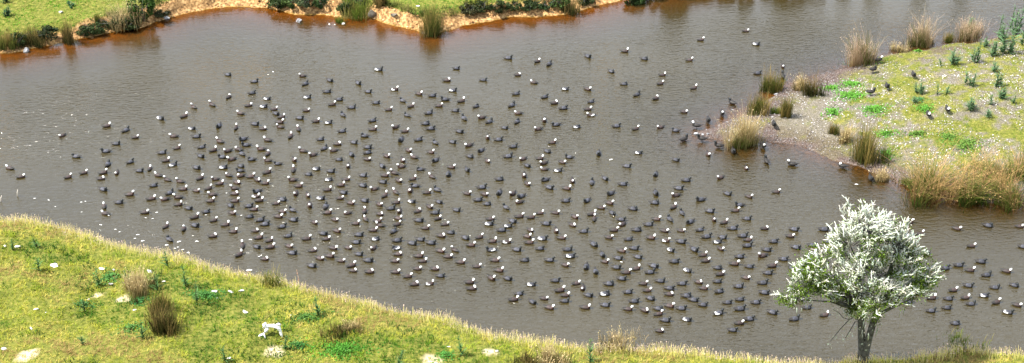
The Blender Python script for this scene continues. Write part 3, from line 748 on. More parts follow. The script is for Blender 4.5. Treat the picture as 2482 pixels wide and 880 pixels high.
for a in [(13, 597, 16, 'white stone beyond the small crest thistle, the outer of two'), (42, 598, 22, 'white slab half hidden behind the small crest thistle'), (131, 645, 34, 'long pale slab beside a dark thistle'),
          (86, 751, 20, 'small white slab alone on the open meadow slope'), (112, 758, 8, 'tiny white pebble near the small slab'), (76, 798, 22, 'white wedge-shaped stone low on the meadow'), (10, 847, 20, 'white stone by the meadow edge next to clay'),
          (246, 653, 22, 'jagged white stone above the spindly thistle'), (276, 655, 13, 'small round white stone near the jagged one'), (269, 690, 20, 'white stone at the foot of the spindly thistle'), (214, 727, 14, 'white stone at the end of the long clay scrape'),
          (326, 752, 14, 'little white stone in the grass below the clay scrapes'), (362, 661, 26, 'pale stone behind the dead stalks'), (396, 683, 16, 'flat pale stone next to the dark upright thistle'),
          (518, 708, 28, 'pinkish flat stone on the broadleaf patch'), (527, 723, 13, 'small white stone below the pinkish flat one'), (560, 708, 22, 'pale stone, one of two touching beside the broadleaf patch'), (585, 706, 20, 'pale stone, the other of two touching, nearer the bleached stump'),
          (594, 757, 22, 'bright white block with a dark hollow behind it'), (1087, 842, 15, 'white stone on the crest slope by the twisted thistle'), (1205, 852, 22, 'pale flat stone at the worn crest patch'), (705, 765, 8, 'white pebble above the bleached stump'), (555, 869, 14, 'white stone beside the thin weed'), (52, 33 - 0, 1, '')]:
    if a[3]: rock(*a)
rock(148, 31, 24, 'white stone lying on the bright paddock', flat=.4)
rock(64, 126, 28, 'grey rock at the waterline of the clay bank', 'greyrock', .7, sink=.2)
rock(1028, 82, 20, 'grey rock at the tip of the clay point', 'greyrock', .6)
rock(904, 42, 36, 'dark boulder bedded in the bluff beside bright rushes', 'darkrock', .85, sink=.1)
rock(955, 40, 30, 'dark earth slab on the bluff next to the dark boulder', 'darkrock', .6, sink=.2)
rock(1012, 16, 16, 'pale slab in the grass behind the clay point', flat=.4)
rock(402, 45, 24, 'grey stone on the clay at the bend of the bank', 'greyrock', .5)
def in_water(px, py, wpx, label, mat, seed, flat=.5, name='rock'):
    p = at_z(px, py, 0); w = wpx / px_per_m(p) / 2
    o = obj(name, rock_mesh(name, seed, w, w * .7, w * flat), M[mat], loc=(p[0], p[1], w * flat * .25)); o.rotation_euler = (0, .1, seed)
    tag(o, label, 'rock')
in_water(724, 52, 26, 'grey rock breaking the surface of the orange shallows', 'greyrock', 1)
in_water(798, 59, 8, 'small white stone in the shallows by a reed tuft', 'limestone', 2)
in_water(812, 60, 8, 'white stone nearest the reed tuft in the shallows', 'limestone', 3)
in_water(832, 58, 10, 'pale stone on the far side of the reed tuft', 'limestone', 4)
for k, (a, b, w, l) in enumerate([(1688, 325, 22, 'dark stone at the tip of the muddy spit'), (1702, 328, 18, 'mossy stone just behind the spit tip'), (1715, 326, 14, 'small grey stone on the spit edge'), (1768, 342, 14, 'white stone in front of the straw-topped sedge'),
                            (1790, 350, 12, 'pale stone at the waterline under the straw-topped sedge'), (1778, 270, 18, 'grey driftwood-coloured stone on the upper side of the spit'), (1757, 274, 14, 'flat grey stone awash beside the spit'), (1880, 230, 16, 'dark stone between two olive rush clumps'), (1884, 222, 12, 'bluish stone at the inlet')]):
    rock(a, b, w, l, 'limestone' if 'white' in l or 'pale' in l else 'greyrock', .45, 100 + k)

# clay clods under the bluff: too many to count
def clods():
    P = scatter(9000, -42, 12, 90, 116); z, df, di, dn = fields(P)
    ok, px, py = in_view(P, z); ok &= (df > .02) & (df < 1.3) & (rng.uniform(0, 1, len(P)) < sstep(.35, .7, fbm(P[:, 0] * .8, P[:, 1] * .8, 171)))
    P, z = P[ok], z[ok]
    t = np.array([[-1, 0, 0], [1, 0, 0], [0, -1, 0], [0, 1, 0], [0, 0, -1], [0, 0, 1]], float)
    f = [0, 2, 5, 2, 1, 5, 1, 3, 5, 3, 0, 5, 2, 0, 4, 1, 2, 4, 3, 1, 4, 0, 3, 4]
    Vs, L, C = [], [], []
    for k in range(len(P)):
        s = rng.uniform(.03, .13) ; a = rng.uniform(0, 6.28); v = t * s * rng.uniform(.7, 1.3, (6, 1)); v[:, 2] *= .8
        ca, sa = math.cos(a), math.sin(a)
        Vs.append(np.stack([v[:, 0] * ca - v[:, 1] * sa + P[k, 0], v[:, 0] * sa + v[:, 1] * ca + P[k, 1], v[:, 2] + z[k] + s * .3], 1)); L += [q + 6 * k for q in f]
        C.append(np.tile(palette(rng.uniform(0, 1, 1), [(0, (.12, .06, .03)), (.4, (.34, .18, .07)), (1, (.6, .40, .2))]), (6, 1)))
    o = obj('clay_clods', raw_mesh('clay_clods', np.concatenate(Vs), L, np.full(len(L) // 3, 3), np.concatenate(C)), M['fleck'])
    tag(o, 'crumbled orange clay clods below the bluff', 'clay', kind='stuff')
clods()

# bleached stump on the meadow
def stump():
    p = on_ground(655, 812); s = px_per_m(p); k = 1 / s
    def q(px, py, y=0.0): return ((px - 655) * k * 1.1, y, (812 - py) * k / .95)
    paths = [[(*q(641, 792), 0.062), (*q(645, 789, .1), 0.109), (*q(655, 787, .05), 0.078), (*q(665, 786), 0.109), (*q(675, 790, -.05), 0.086), (*q(680, 782), 0.039)],
             [(*q(674, 790), 0.117), (*q(677, 798), 0.086), (*q(680, 806, -.1), 0.070), (*q(682, 814, -.15), 0.031)],
             [(*q(650, 792), 0.109), (*q(646, 800, -.05), 0.086), (*q(642, 806, -.1), 0.070), (*q(634, 808, -.15), 0.055), (*q(626, 814, -.2), 0.023)],
             [(*q(642, 805, -.1), 0.047), (*q(646, 811, -.3), 0.016)], [(*q(645, 790), 0.078), (*q(643, 782), 0.070), (*q(648, 780, .1), 0.039)], [(*q(668, 787), 0.078), (*q(676, 780), 0.062), (*q(680, 782), 0.039)]]
    o = thing('bleached_stump', 'bleached white stump with two sprawling roots lying on the meadow', 'stump', tuple(p))
    obj('trunk', mesh4('trunk', tubes(paths[:1], 8), True, False), M['deadwood'], o)
    for a in paths[1:3]: obj('root', mesh4('root', tubes([a], 7), True, False), M['deadwood'], o)
    for a in paths[3:]: obj('snag', mesh4('snag', tubes([a], 6), True, False), M['deadwood'], o)
stump()
def stick(px0, py0, px1, py1, r, label):
    a = at_z(px0, py0, 0); s = px_per_m(a); v = np.array([(px1 - px0) / s, 0, (py0 - py1) / s / .85])
    t = tubes([[(0, 0, -.2, r), (v[0] * .5, .02, v[2] * .55, r * .9), (v[0], 0, v[2], r * .6)]], 5)
    tag(obj('stick', mesh4('stick', t, False, False), M['stick'], loc=tuple(a)), label, 'stick')
stick(41, 476, 46, 460, .035, 'bleached stick poking up from the open water')
stick(0, 489, 7, 474, .03, 'bent pale stick at the pond edge of the open water')
def stalk(px, py, hpx, label):
    p = on_ground(px, py); hm = hpx / px_per_m(p) / .82
    o = thing('dry_stalk', label, 'stalk', tuple(p))
    obj('stem', mesh4('stem', tubes([[(0, 0, -.05, .012), (-.03, 0, hm * .5, .010), (-.10, 0, hm, .006)]], 4), color=False), M['stick'], o)
    n = 40; t = rng.uniform(.45, 1, n)
    obj('seed_head', mesh4('seed_head', leaves(np.stack([-.1 * t, np.zeros(n), hm * t], 1) + rng.normal(0, .015, (n, 3)), rng.uniform(.02, .04, n), rng.normal(size=(n, 3)), var((.30, .13, .07), n, .3), .5)), M['leaf'], o)
stalk(728, 702, 48, 'tall rusty dock stalk on the crest beside the grass hummock'); stalk(632, 672, 46, 'thin rusty stalk on the far side of the grass hummock')
stalk(206, 566, 18, 'short dry stalk on the crest of the bare shoulder')

# ------------------------------------------------------------------ lichen-covered tree
def tree():
    p = on_ground(2089, 876)
    root = thing('lichen_tree', 'tree with white lichen-covered branches and sparse green leaves on the near bank', 'tree', tuple(p))
    SX, SZ = 1 / 45.5, 1 / 36.6
    def q(px, py, y=0.0): return np.array([(px - 2089) * SX, y, (876 - py + y * 0.6 * 45.5 * 0) * SZ])
    lobes = [((2055, 548), 0.2, 1.55, 1.45, 1.35, .04, 300), ((2030, 590), 0.0, 1.1, 1.2, 1.1, .08, 170), ((2125, 585), 0.0, 1.35, 1.2, 1.25, .06, 260), ((2080, 640), -.5, 2.0, 1.7, 1.1, .12, 300), ((2160, 610), 0.1, 1.1, 1.0, .9, .22, 170),
             ((1985, 640), 0.0, 1.45, 1.3, .9, .45, 200), ((1945, 672), -.2, 1.35, 1.2, .7, .55, 200), ((1912, 706), -.3, .8, .8, .5, .45, 90), ((2000, 690), .2, 1.2, 1.2, .7, .55, 150),
             ((2195, 660), -.1, 1.15, 1.0, .85, .6, 190), ((2180, 690), -.3, 1.1, .9, .5, .4, 120), ((2110, 690), -.6, 1.6, 1.4, .9, .3, 240), ((2060, 720), -.1, 1.2, 1.1, .8, .4, 130), ((2095, 745), 0, .9, .9, .7, .35, 90), ((2088, 772), -.1, .8, .8, .55, .5, 70)]
    # two fused stems
    t1 = [(*q(2088, 892), .27), (*q(2086, 850), .21), (*q(2080, 815), .20), (*q(2074, 775, .1), .18), (*q(2062, 735, .2), .22), (*q(2056, 680, .2), .16), (*q(2052, 610, .2), .1), (*q(2050, 540, .2), .04)]
    t2 = [(*q(2092, 892, -.1), .25), (*q(2093, 850, -.1), .21), (*q(2095, 815, -.15), .19), (*q(2099, 770, -.2), .18), (*q(2112, 725, -.2), .2), (*q(2118, 670, -.1), .14), (*q(2128, 600, 0), .07), (*q(2140, 560), .03)]
    for t in (t1, t2): obj('trunk', mesh4('trunk', tubes([t], 9), True, False), M['bark'], root)
    fork = {'l': q(2062, 750, .15), 'r': q(2108, 750, -.2), 'u': q(2054, 650, .2)}
    limbs = [('l', (1985, 650), 0, .13), ('l', (1940, 680), -.2, .12), ('l', (2010, 700), .3, .1), ('r', (2195, 665), -.1, .12), ('r', (2150, 690), -.5, .1), ('r', (2165, 610), .1, .1), ('u', (2020, 580), 0, .08), ('u', (2085, 560), .3, .08), ('l', (2030, 640), -.6, .1), ('r', (2090, 650), -.8, .1), ('l', (1905, 708), -.3, .07), ('r', (2225, 670), -.2, .06)]
    tips = []
    for k, c, y, r in limbs:
        a = fork[k]; b = q(*c, y); mid = (a + b) / 2 + np.array([rng.normal(0, .15), rng.normal(0, .2), .1]); 
        obj('limb', mesh4('limb', tubes([[(*a, r), (*(a * .55 + mid * .45), r * .85), (*mid, r * .7), (*(mid * .45 + b * .55), r * .5), (*b, r * .25)]], 6), True, False), M['bark'], root)
    twigs, Lp, Lf = [], [], []
    root.scale = (.97, .92, .9)
    for (c, y, rx, ry, rz, green, cnt) in lobes:
        green = green + (.2 if c[0] < 2010 else .06)
        cc = q(*c, y) - np.array([.22, 0, 0]); rad = np.array([rx, ry, rz])
        nc = max(4, cnt // 17)
        cl = rng.normal(0, 1, (nc, 3)); cl /= np.linalg.norm(cl, axis=1)[:, None]
        for _ in range(int(cnt * .6)):
            ci = rng.integers(0, nc); d = cl[ci] + rng.normal(0, .24, 3); d /= np.linalg.norm(d)
            rr = rng.uniform(.4, 1.0) ** .6 * (1.28 if rng.uniform() < .12 else 1)
            b = cc + d * rad * rr * .82
            inner = cc + (b - cc) * .35
            up = np.array([d[0] * .7, d[1] * .7, abs(d[2]) * .5 + .55]) + rng.normal(0, .25, 3); up /= np.linalg.norm(up)
            ln = rng.uniform(.3, .8)
            if rng.uniform() < .4: twigs.append([(*inner, .022), (*((inner + b) / 2 + rng.normal(0, .08, 3)), .018), (*b, .012)])
            is_green = rng.uniform() < green + (.45 if d[2] < .05 else 0)
            e = b + up * ln
            if is_green:
                k = 26; pos = b + (e - b) * rng.uniform(0, 1, (k, 1)) + rng.normal(0, .13, (k, 3))
                Lf.append(leaves(pos, rng.uniform(.03, .07, k), rng.normal(0, .7, (k, 3)) + np.array([0, 0, .6]), var(np.array((.07, .115, .010)) * rng.uniform(.4, 1.5), k, .35), .5))
                if rng.uniform() < .7: continue
            # lichen-crusted twig: a crooked pale spur with shaggy tufts along it
            spur = [(*b, .038), (*((b + e) / 2 + rng.normal(0, .07, 3)), .04), (*e, .016)]
            Lp.append(tubes([spur], 4, var((.56, .59, .50), 1, .25)[0]))
            for _b in range(2):
                s0 = b + (e - b) * rng.uniform(.2, .8); sd = up + rng.normal(0, .6, 3); sd /= np.linalg.norm(sd)
                Lp.append(tubes([[(*s0, .03), (*(s0 + sd * ln * .55), .012)]], 3, var((.60, .62, .54), 1, .25)[0]))
            k = 8; pos = b + (e - b) * rng.uniform(-.1, 1, (k, 1)) + rng.normal(0, .07, (k, 3))
            Lp.append(leaves(pos, rng.uniform(.025, .06, k), rng.normal(0, 1, (k, 3)), var((.52, .55, .45), k, .35), .55))
    # hanging beards of lichen and dead twigs beneath the crown
    for _ in range(150):
        c = lobes[rng.integers(5, len(lobes))]; a = rng.uniform(0, 6.283)
        b = q(*c[0], c[1]) + np.array([math.cos(a) * c[2] * .7, math.sin(a) * c[3] * .7, -c[4] * rng.uniform(.3, .8)])
        e = b + np.array([rng.normal(0, .05), rng.normal(0, .05), -rng.uniform(.2, .55)])
        Lp.append(tubes([[(*b, .022), (*((b + e) / 2), .02), (*e, .006)]], 3, var((.42, .45, .36), 1, .3)[0]))
    for path in ([(2062, 760), (2045, 770), (2030, 765), (2018, 752), (2005, 745)], [(2045, 770), (2030, 790), (2016, 812), (2008, 826)], [(2060, 775), (2050, 800), (2042, 818)], [(2058, 752), (2045, 735), (2030, 728)]):
        pts = [q(a, b, .1) for a, b in path]; n = len(pts)
        twigs.append([(*v, .03 * (1 - .6 * i / n)) for i, v in enumerate(pts)])
        for v in pts[1:]:
            k = 14; Lp.append(leaves(v + rng.normal(0, .12, (k, 3)) - np.array([0, 0, .12]), rng.uniform(.03, .07, k), rng.normal(0, 1, (k, 3)), var((.45, .49, .38), k, .4), .4))
    # lichen flecks on the trunk
    for t in (t1, t2):
        for _ in range(80):
            i = rng.integers(0, len(t) - 1); f = rng.uniform(); a = np.array(t[i]) * (1 - f) + np.array(t[i + 1]) * f; an = rng.uniform(0, 6.283)
            nrm = np.array([math.cos(an), math.sin(an), 0.])
            Lp.append(leaves((a[:3] + nrm * (a[3] + .012))[None], np.array([rng.uniform(.03, .09)]), nrm[None], var((.52, .54, .5), 1, .3), .5))
    obj('twigs', mesh4('twigs', tubes(twigs, 4), False, False), M['bark'], root)['kind'] = 'stuff'
    o = obj('lichen', mesh4('lichen', join(Lp)), M['lichen'], root); o['kind'] = 'stuff'
    o = obj('leaves', mesh4('leaves', join(Lf)), M['leaf'], root); o['kind'] = 'stuff'
tree()

# ------------------------------------------------------------------ ducks
ST = [(-.335, .135, .014, .007), (-.27, .108, .046, .018), (-.20, .078, .088, .05), (-.10, .062, .125, .09), (.02, .055, .137, .105), (.12, .06, .128, .10), (.185, .085, .098, .086)]
def duck_mesh(name, female, patch, neck, yaw, dark=False):
    """one continuous body: loft from tail through body and neck to the bill"""
    hz = {0: .15, 1: .185, 2: .222}[neck]; hx = {0: .17, 1: .20, 2: .205}[neck]
    hd = [(hx, .5 * (.085 + hz) + .01, .072, .064), (hx, hz - .02, .058, .054), (hx + .012, hz + .027, .063, .058), (hx + .042, hz + .048, .058, .052), (hx + .077, hz + .040, .039, .035), (hx + .095, hz + .026, .022, .015), (hx + .14, hz + .016, .015, .008)]
    if female: hd = [(a, b, c * .92, d * .92) for a, b, c, d in hd]
    else: hd = [(a, b, c * 1.14, d * 1.14) for a, b, c, d in hd]
    S = ST + hd; n = len(S); C = np.array([(s[0], 0, s[1]) for s in S])
    cy, sy = math.cos(yaw), math.sin(yaw)
    for k in range(len(ST) + 1, n):
        v = C[k] - C[len(ST)]; C[k] = C[len(ST)] + np.array([v[0] * cy, v[0] * sy, v[2]])
    m = 10; V = []
    for k in range(n):
        t = C[min(k + 1, n - 1)] - C[max(k - 1, 0)]; t /= np.linalg.norm(t)
        side = np.cross(np.array([0, 0, 1.]), t); side = side / np.linalg.norm(side) if np.linalg.norm(side) > .15 else np.array([-sy, cy, 0])
        up = np.cross(t, side)
        for j in range(m):
            a = 2 * math.pi * j / m
            V.append(C[k] + side * math.cos(a) * S[k][2] + up * math.sin(a) * S[k][3])
    L, mats = [], []
    for k in range(n - 1):
        for j in range(m):
            a, b = k * m + j, k * m + (j + 1) % m; L.append((a, b, b + m, a + m))
            top = 0 <= j <= 4
            if k < 2: i = 1
            elif k == 2: i = 3 if (patch and j in (0, 1, 3, 4)) else 1
            elif k == 3 and patch and j in (0, 4): i = 3
            elif k < 6: i = 0 if top else 4  # lower flanks in the dark slot, underside shade painted into the plumage
            elif k < 8: i = 4 if (k == 6 or female) else 2
            elif k < n - 2: i = 2
            else: i = 5
            mats.append(i)
    L.append(tuple(range(m))[::-1]); mats.append(1); L.append(tuple((n - 1) * m + j for j in range(m))); mats.append(5)
    me = bpy.data.meshes.new(name); me.from_pydata([tuple(v) for v in V], [], L)
    for q in ([M['male_rump'], M['male_rump'], M['white_head' if female else 'male_head'], M['white_wing'], M['male_rump'], M['bill']] if dark else
              [M['female_body'], M['male_rump'], M['white_head'], M['white_wing'], M['female_chest'], M['bill']] if female else
              [M['male_body'], M['male_rump'], M['male_head'], M['white_wing'], M['male_rump'], M['bill']]): me.materials.append(q)
    me.polygons.foreach_set('material_index', mats); me.polygons.foreach_set('use_smooth', [True] * len(L)); me.update()
    return me
DM = {}
for fem in (0, 1):
    for pa in (0, 1):
        DM[fem, pa] = [duck_mesh('duck', fem, pa, nk, yw) for nk, yw in ([(1, 0), (2, .25), (2, -.3), (1, .6), (0, -.2), (2, 1.1), (0, 2.6)] if fem else [(0, .2), (0, 0), (1, -.5), (0, -.4), (1, .2), (1, 1.0), (0, 2.7)])]
DIRS = [('swimming towards the island side', 'bound for the island side'), ('facing the far clay bank', 'facing the far bank'), ('swimming away from the island side', 'leaving the island side'), ('facing the near meadow crest', 'facing the near meadow')]
drng = random.Random(11)
def swim(px, py, fem, pa, hd):
    p = at_z(px, py + 1.5, .05)
    o = bpy.data.objects.new('white_headed_duck' if fem else 'black_headed_duck', drng.choice(DM[fem, pa])); COL.objects.link(o)
    o.location = (p[0], p[1], -.005 + drng.uniform(-.01, .01)); sc = (1.06 if fem else 1.12) * drng.uniform(.9, 1.08)
    o.scale = (sc, sc, sc); o.rotation_euler = (0, drng.uniform(-.04, .04), R(hd * 10 + drng.uniform(-10, 10)))
    head = ('white-headed brown' if fem else 'black-headed grey') + ' duck' + (' with white wing' if pa else '')
    a, b = DIRS[int(((hd * 10 + 45) % 360) // 90)]
    where = 'past the lichen tree' if px > 2140 and py > 500 else 'in the open-water flock'
    tag(o, head + ' ' + where + ', ' + a, 'duck', head + ' ' + where + ', ' + b)
# each tile: origin in the photograph, magnification, then "x y kind heading" with kind W white head, D dark head,
# lower case when the white wing patch shows; heading in tens of degrees counter-clockwise from the right
TILES = [
 (0,120,4.4,"1135 810 W 2"),
 (300,120,4.4,"1110 262 D 34 1118 500 W 6 945 582 W 14 748 608 W 14 640 705 W 4 390 728 d 32 725 835 d 35 1013 808 D 26 1195 830 W 9 1250 675 W 16 20 855 D 5"),
 (600,120,4.4,"590 275 W 18 72 335 D 1 615 360 D 5 878 322 D 33 1180 352 D 31 845 443 D 0 45 458 D 2 208 518 d 0 635 503 d 1 1285 443 D 34 975 528 D 0 900 580 W 1 1105 612 D 1 170 603 d 1 280 630 W 1 305 678 D 33 360 715 W 1 625 643 W 1 1018 690 D 13 555 725 D 35 725 760 W 1 340 770 W 0 860 775 d 1 350 820 W 17 75 790 D 34 165 840 W 0 543 845 W 10 10 590 W 3 1005 865 D 1"),
 (900,120,4.4,"75 208 d 35 905 195 D 1 1190 318 D 0 805 322 W 1 245 420 w 0 865 430 d 0 505 465 W 33 650 487 D 1 48 562 D 1 335 540 D 14 790 527 D 18 955 545 W 3 420 600 W 3 718 595 W 1 183 635 W 1 1115 600 D 4 610 672 D 3 895 645 D 0 383 695 D 14 990 728 D 11 1180 720 W 20 1255 765 D 3 10 752 D 2 260 822 W 22 578 785 D 1 632 838 D 0 15 845 W 0 355 865 W 1 940 868 D 34"),
 (1200,120,4.4,"137 85 D 0 450 120 W 4 575 150 D 6 987 65 D 31 1238 228 D 31 240 265 W 0 415 345 W 17 748 415 d 0 985 415 W 33 222 465 D 1 527 500 D 3 630 565 W 2 728 620 D 1 1022 550 D 3 175 590 D 4 985 632 W 0 1025 692 w 18 250 672 W 18 232 765 D 5 526 748 W 27 652 795 D 20 100 828 D 34 462 842 W 20 870 820 d 0 1290 810 D 1"),
 (1500,120,4.4,"60 12 W 0 270 92 D 35 750 105 W 0 460 265 W 0 53 362 D 0 440 358 W 1 797 405 W 2 190 475 D 3 392 515 W 3 692 658 W 34 175 840 W 3 445 822 W 21 608 858 D 18"),
 (1500,0,6.205,"1228 590 W 0 1905 455 W 1 2062 655 d 35"),
 (1600,220,4.4,"512 668 W 27 918 815 W 27"),
 (0,320,4.4,"665 30 W 24 1235 118 D 0 1135 200 D 18 815 255 D 17 1148 340 D 8 105 378 W 16 222 470 W 2 1098 428 W 1 1245 425 W 27 722 475 W 2 890 430 W 3 1075 490 W 0 1100 605 D 33 1268 745 D 1 1110 785 W 11 1125 862 W 16"),
 (300,320,4.4,"122 50 W 2 538 38 W 18 772 42 D 0 1030 95 W 16 1275 70 D 22 565 165 W 3 828 155 D 2 950 190 W 3 1112 195 W 22 1225 178 W 16 1308 132 D 18 405 215 D 0 445 300 W 2 520 345 d 2 65 315 D 3 275 385 W 8 165 408 D 0 820 250 D 32 1055 262 D 18 1155 283 W 21 1262 225 D 13 775 375 D 34 1060 372 d 0 1248 355 D 33 1245 405 D 18 370 455 W 17 468 502 W 15 812 488 W 5 1120 455 W 16 1250 460 W 20 605 520 W 16 980 495 W 20 1020 545 W 1 1205 530 W 33 1185 595 W 18 315 565 D 2 630 602 W 1 770 620 W 34 900 595 W 4 485 645 D 3 950 660 W 18 1180 652 W 0 62 660 W 0 290 705 W 2 440 710 W 21 585 690 W 18 922 730 W 1 1180 730 W 1 578 768 W 2 1138 778 D 33 690 805 D 35 875 845 D 2 222 850 W 0 1155 858 W 34"),
 (600,320,4.4,"455 40 W 8 220 80 W 17 775 72 D 1 958 122 W 0 1132 105 D 33 1250 35 D 17 150 175 W 17 215 225 W 8 815 170 D 5 595 195 W 17 922 190 W 20 1280 158 D 0 1110 235 D 30 1278 215 D 2 45 285 D 18 702 237 W 20 498 290 W 30 220 298 W 18 975 287 D 0 1275 285 W 34 325 332 D 17 1072 355 W 27 733 388 d 0 205 425 W 3 487 400 W 9 885 412 D 34 648 445 D 0 1228 458 D 34 30 470 W 1 105 505 W 32 485 505 W 18 865 502 d 1 1048 498 W 1 185 540 W 1 992 560 W 1 540 570 W 0 1228 565 D 33 850 610 W 0 105 625 D 22 1022 640 D 34 515 650 W 27 642 665 W 28 85 680 w 0 120 725 W 1 370 715 D 34 780 700 d 0 985 700 W 0 1248 725 D 34 1098 752 W 34 302 755 W 2 662 772 W 28 830 790 D 9 65 820 W 1 485 828 D 15 368 842 W 34 850 855 W 0 1068 858 W 20 1245 845 W 8 10 785 D 0"),
 (900,320,4.4,"315 75 D 26 502 75 D 1 685 108 D 14 862 100 D 34 1240 50 W 27 1045 135 W 22 395 190 W 31 1170 190 D 23 632 210 W 34 160 250 W 33 1052 255 D 33 460 262 W 16 335 292 W 29 685 295 D 22 118 358 D 30 1238 300 W 31 325 362 W 20 850 368 W 34 1022 395 D 30 525 392 D 18 250 432 W 16 140 458 W 0 822 445 D 27 440 495 W 2 650 470 W 15 290 510 W 31 120 528 D 34 38 600 W 20 470 568 D 17 1175 585 D 0 412 615 W 27 262 635 W 13 590 640 W 0 705 610 D 13 140 672 W 6 1018 650 W 34 1208 658 W 33 1138 718 D 1 1235 762 D 0 85 765 W 31 262 745 W 2 430 735 d 34 722 740 D 33 620 790 W 31 205 810 D 0 300 835 W 27 495 838 W 3 675 855 D 1 905 825 D 34 90 868 W 34"),
 (1200,320,4.4,"35 75 D 0 605 105 W 1 190 150 D 0 555 198 D 32 135 255 D 0 300 280 W 22 475 275 W 0 795 262 D 18 712 315 W 34 1105 222 D 26 345 352 D 32 520 325 W 22 528 390 W 19 668 405 d 1 310 455 W 27 45 498 D 0 535 503 D 21 825 512 W 27 1172 490 D 31 1032 535 D 8 345 545 W 31 575 585 D 32 760 595 W 34 42 640 D 26 190 650 W 24 280 678 D 22 260 740 W 19 1235 648 D 21 1218 750 W 33 752 728 D 0 982 725 D 23 120 800 D 14 1128 800 W 34 475 858 W 1 640 855 W 34 1028 870 W 1 1250 858 D 30"),
 (1500,320,4.4,"208 215 d 0 605 290 D 34 82 358 D 35 392 445 D 26 1085 480 W 22 40 550 D 0 718 508 D 1 635 595 D 35 395 645 D 27 610 668 W 20 1155 650 D 33 875 715 D 20 380 748 D 35 580 795 W 4 150 812 D 34 968 838 D 35 1238 832 W 0 1290 772 D 19 675 858 D 10"),
 (1800,320,4.4,"65 680 W 33 355 632 W 0"),
 (180,500,4.4,"972 210 W 5 1165 235 W 9 1015 345 D 13"),
 (450,500,4.4,"92 112 W 2 98 198 D 34 295 145 W 2 420 190 W 1 505 265 W 1 290 312 W 1 680 105 D 1 790 142 D 2 845 185 D 1 1025 212 D 1 985 102 W 34 1148 138 D 34 740 255 W 1 775 330 W 1 890 360 W 3 1090 310 D 1 605 415 W 9 758 428 D 34 900 430 W 2 1100 418 W 33 1135 492 D 35 565 512 W 5 840 555 W 0"),
 (700,500,4.4,"490 135 W 34 820 130 W 11 272 165 W 33 710 178 W 0 945 150 W 0 980 198 W 17 1165 122 W 34 1152 188 W 3 895 248 W 0 1115 262 D 5 510 255 W 34 365 285 D 35 185 340 W 1 400 342 W 1 745 298 D 0 925 345 d 1 715 378 D 35 1152 360 D 1 255 465 W 2 470 440 W 34 632 435 W 34 905 440 W 23 1145 440 d 18 1165 505 W 0 435 525 W 35 330 548 W 34 745 505 D 34 555 575 W 0 845 572 D 0 665 625 W 2 245 628 D 34 685 680 W 0 860 692 W 1 1130 578 W 35 1138 695 W 0 1265 740 W 1"),
 (950,500,4.4,"285 145 D 0 490 125 W 4 565 185 W 1 355 228 W 0 1050 128 W 1 1035 182 d 0 1285 152 D 33 1235 205 d 35 1165 250 D 1 625 275 D 35 525 308 W 34 782 330 D 33 930 325 W 3 300 348 D 34 210 388 D 34 415 385 D 0 1070 368 W 0 1220 375 w 0 840 408 W 0 515 470 W 33 675 460 W 14 1060 460 d 18 285 525 W 0 598 530 W 0 325 578 W 0 730 590 W 35 1095 570 W 0 905 635 W 0 270 660 W 0 455 660 W 0 1140 678 W 35 515 735 D 0 1060 758 W 32 1235 765 D 34 240 825 W 2 400 820 w 1 825 805 W 1 850 870 W 0"),
 (1200,500,4.4,"255 102 W 0 380 112 W 1 540 180 D 0 848 105 W 32 1058 128 W 9 822 192 W 33 375 248 W 31 652 252 W 27 1265 248 W 0 942 262 D 0 340 315 W 34 500 338 d 0 708 330 W 34 1210 325 W 34 362 380 W 0 1052 400 D 31 228 455 D 34 478 445 D 1 768 455 D 0 1145 510 D 29 800 528 d 0 315 568 D 0 580 568 D 35 1168 585 W 33 745 618 W 33 972 640 D 27 1072 690 D 28 1290 645 D 34 1308 545 D 34"),
 (1500,500,4.4,"20 135 D 0 398 130 W 34 545 130 D 11 1015 132 W 28 38 185 W 22 312 188 D 0 760 160 D 22 1120 168 W 2 190 245 D 35 485 255 W 33 660 252 W 34 862 245 D 1 1212 230 D 0 102 345 D 0 340 330 W 34 930 318 D 1 1102 322 D 34 1318 310 D 0 498 362 w 0 658 372 D 35 1050 375 d 0 158 442 D 35 28 468 W 34 552 460 d 32 802 455 D 31 1085 445 W 31 895 515 W 1 200 535 D 34 1285 532 D 0 590 582 D 0 925 575 W 1 1228 608 W 35 372 630 D 34 180 658 W 1 1052 650 D 35 75 700 W 1 328 698 D 0 730 678 d 33 1082 718 W 1"),
 (1800,500,4.4,"42 125 D 0 235 230 W 1 545 240 D 34 862 242 D 35 52 352 W 1 925 310 W 0 505 312 W 35 330 370 D 0 905 370 D 0 45 415 D 1 255 458 D 35 565 432 D 33 740 410 D 0 215 520 W 20 435 558 D 0 70 635 D 0 312 630 W 0 265 705 D 0 530 655 D 30 210 810 D 1 32 755 W 34"),
 (2182,500,4.4,"85 165 W 0 205 288 W 0 600 230 W 33 935 200 D 35 1272 208 W 0 755 418 W 0 1305 425 D 34 268 500 D 0 860 585 D 0 618 622 D 35 478 655 D 2 300 665 D 0 742 675 W 0 1130 685 W 34 915 728 D 0 305 790 D 0 720 838 D 35 1215 835 D 33"),
 (1200,660,4.4,"385 125 d 0 640 82 D 0 865 112 W 1 1215 118 D 0 688 188 W 1 745 238 W 1 935 160 W 27 995 238 D 34 1170 225 d 0 255 222 D 0 195 285 W 1 520 272 W 35 398 310 D 32 738 300 D 0 575 368 W 34 960 368 W 0 1170 342 D 35"),
 (1500,660,4.4,"28 62 D 0 258 115 W 0 438 85 D 0 670 115 D 0 848 98 W 34 1050 92 D 1 300 188 W 0 95 205 D 0 540 165 D 34 535 228 W 0 900 165 W 34 1068 198 D 1 1272 145 D 0 720 245 D 0 795 288 D 34 335 272 D 34 160 303 D 0 1158 315 D 0 1290 282 D 0 895 340 D 0 535 350 W 35 662 378 D 0 420 380 D 34 272 398 W 32 95 385 W 35 1285 385 D 0 420 438 W 1 1060 430 d 1 490 505 D 35 725 498 d 34 435 618 W 34 1285 535 W 1 1208 610 D 0"),
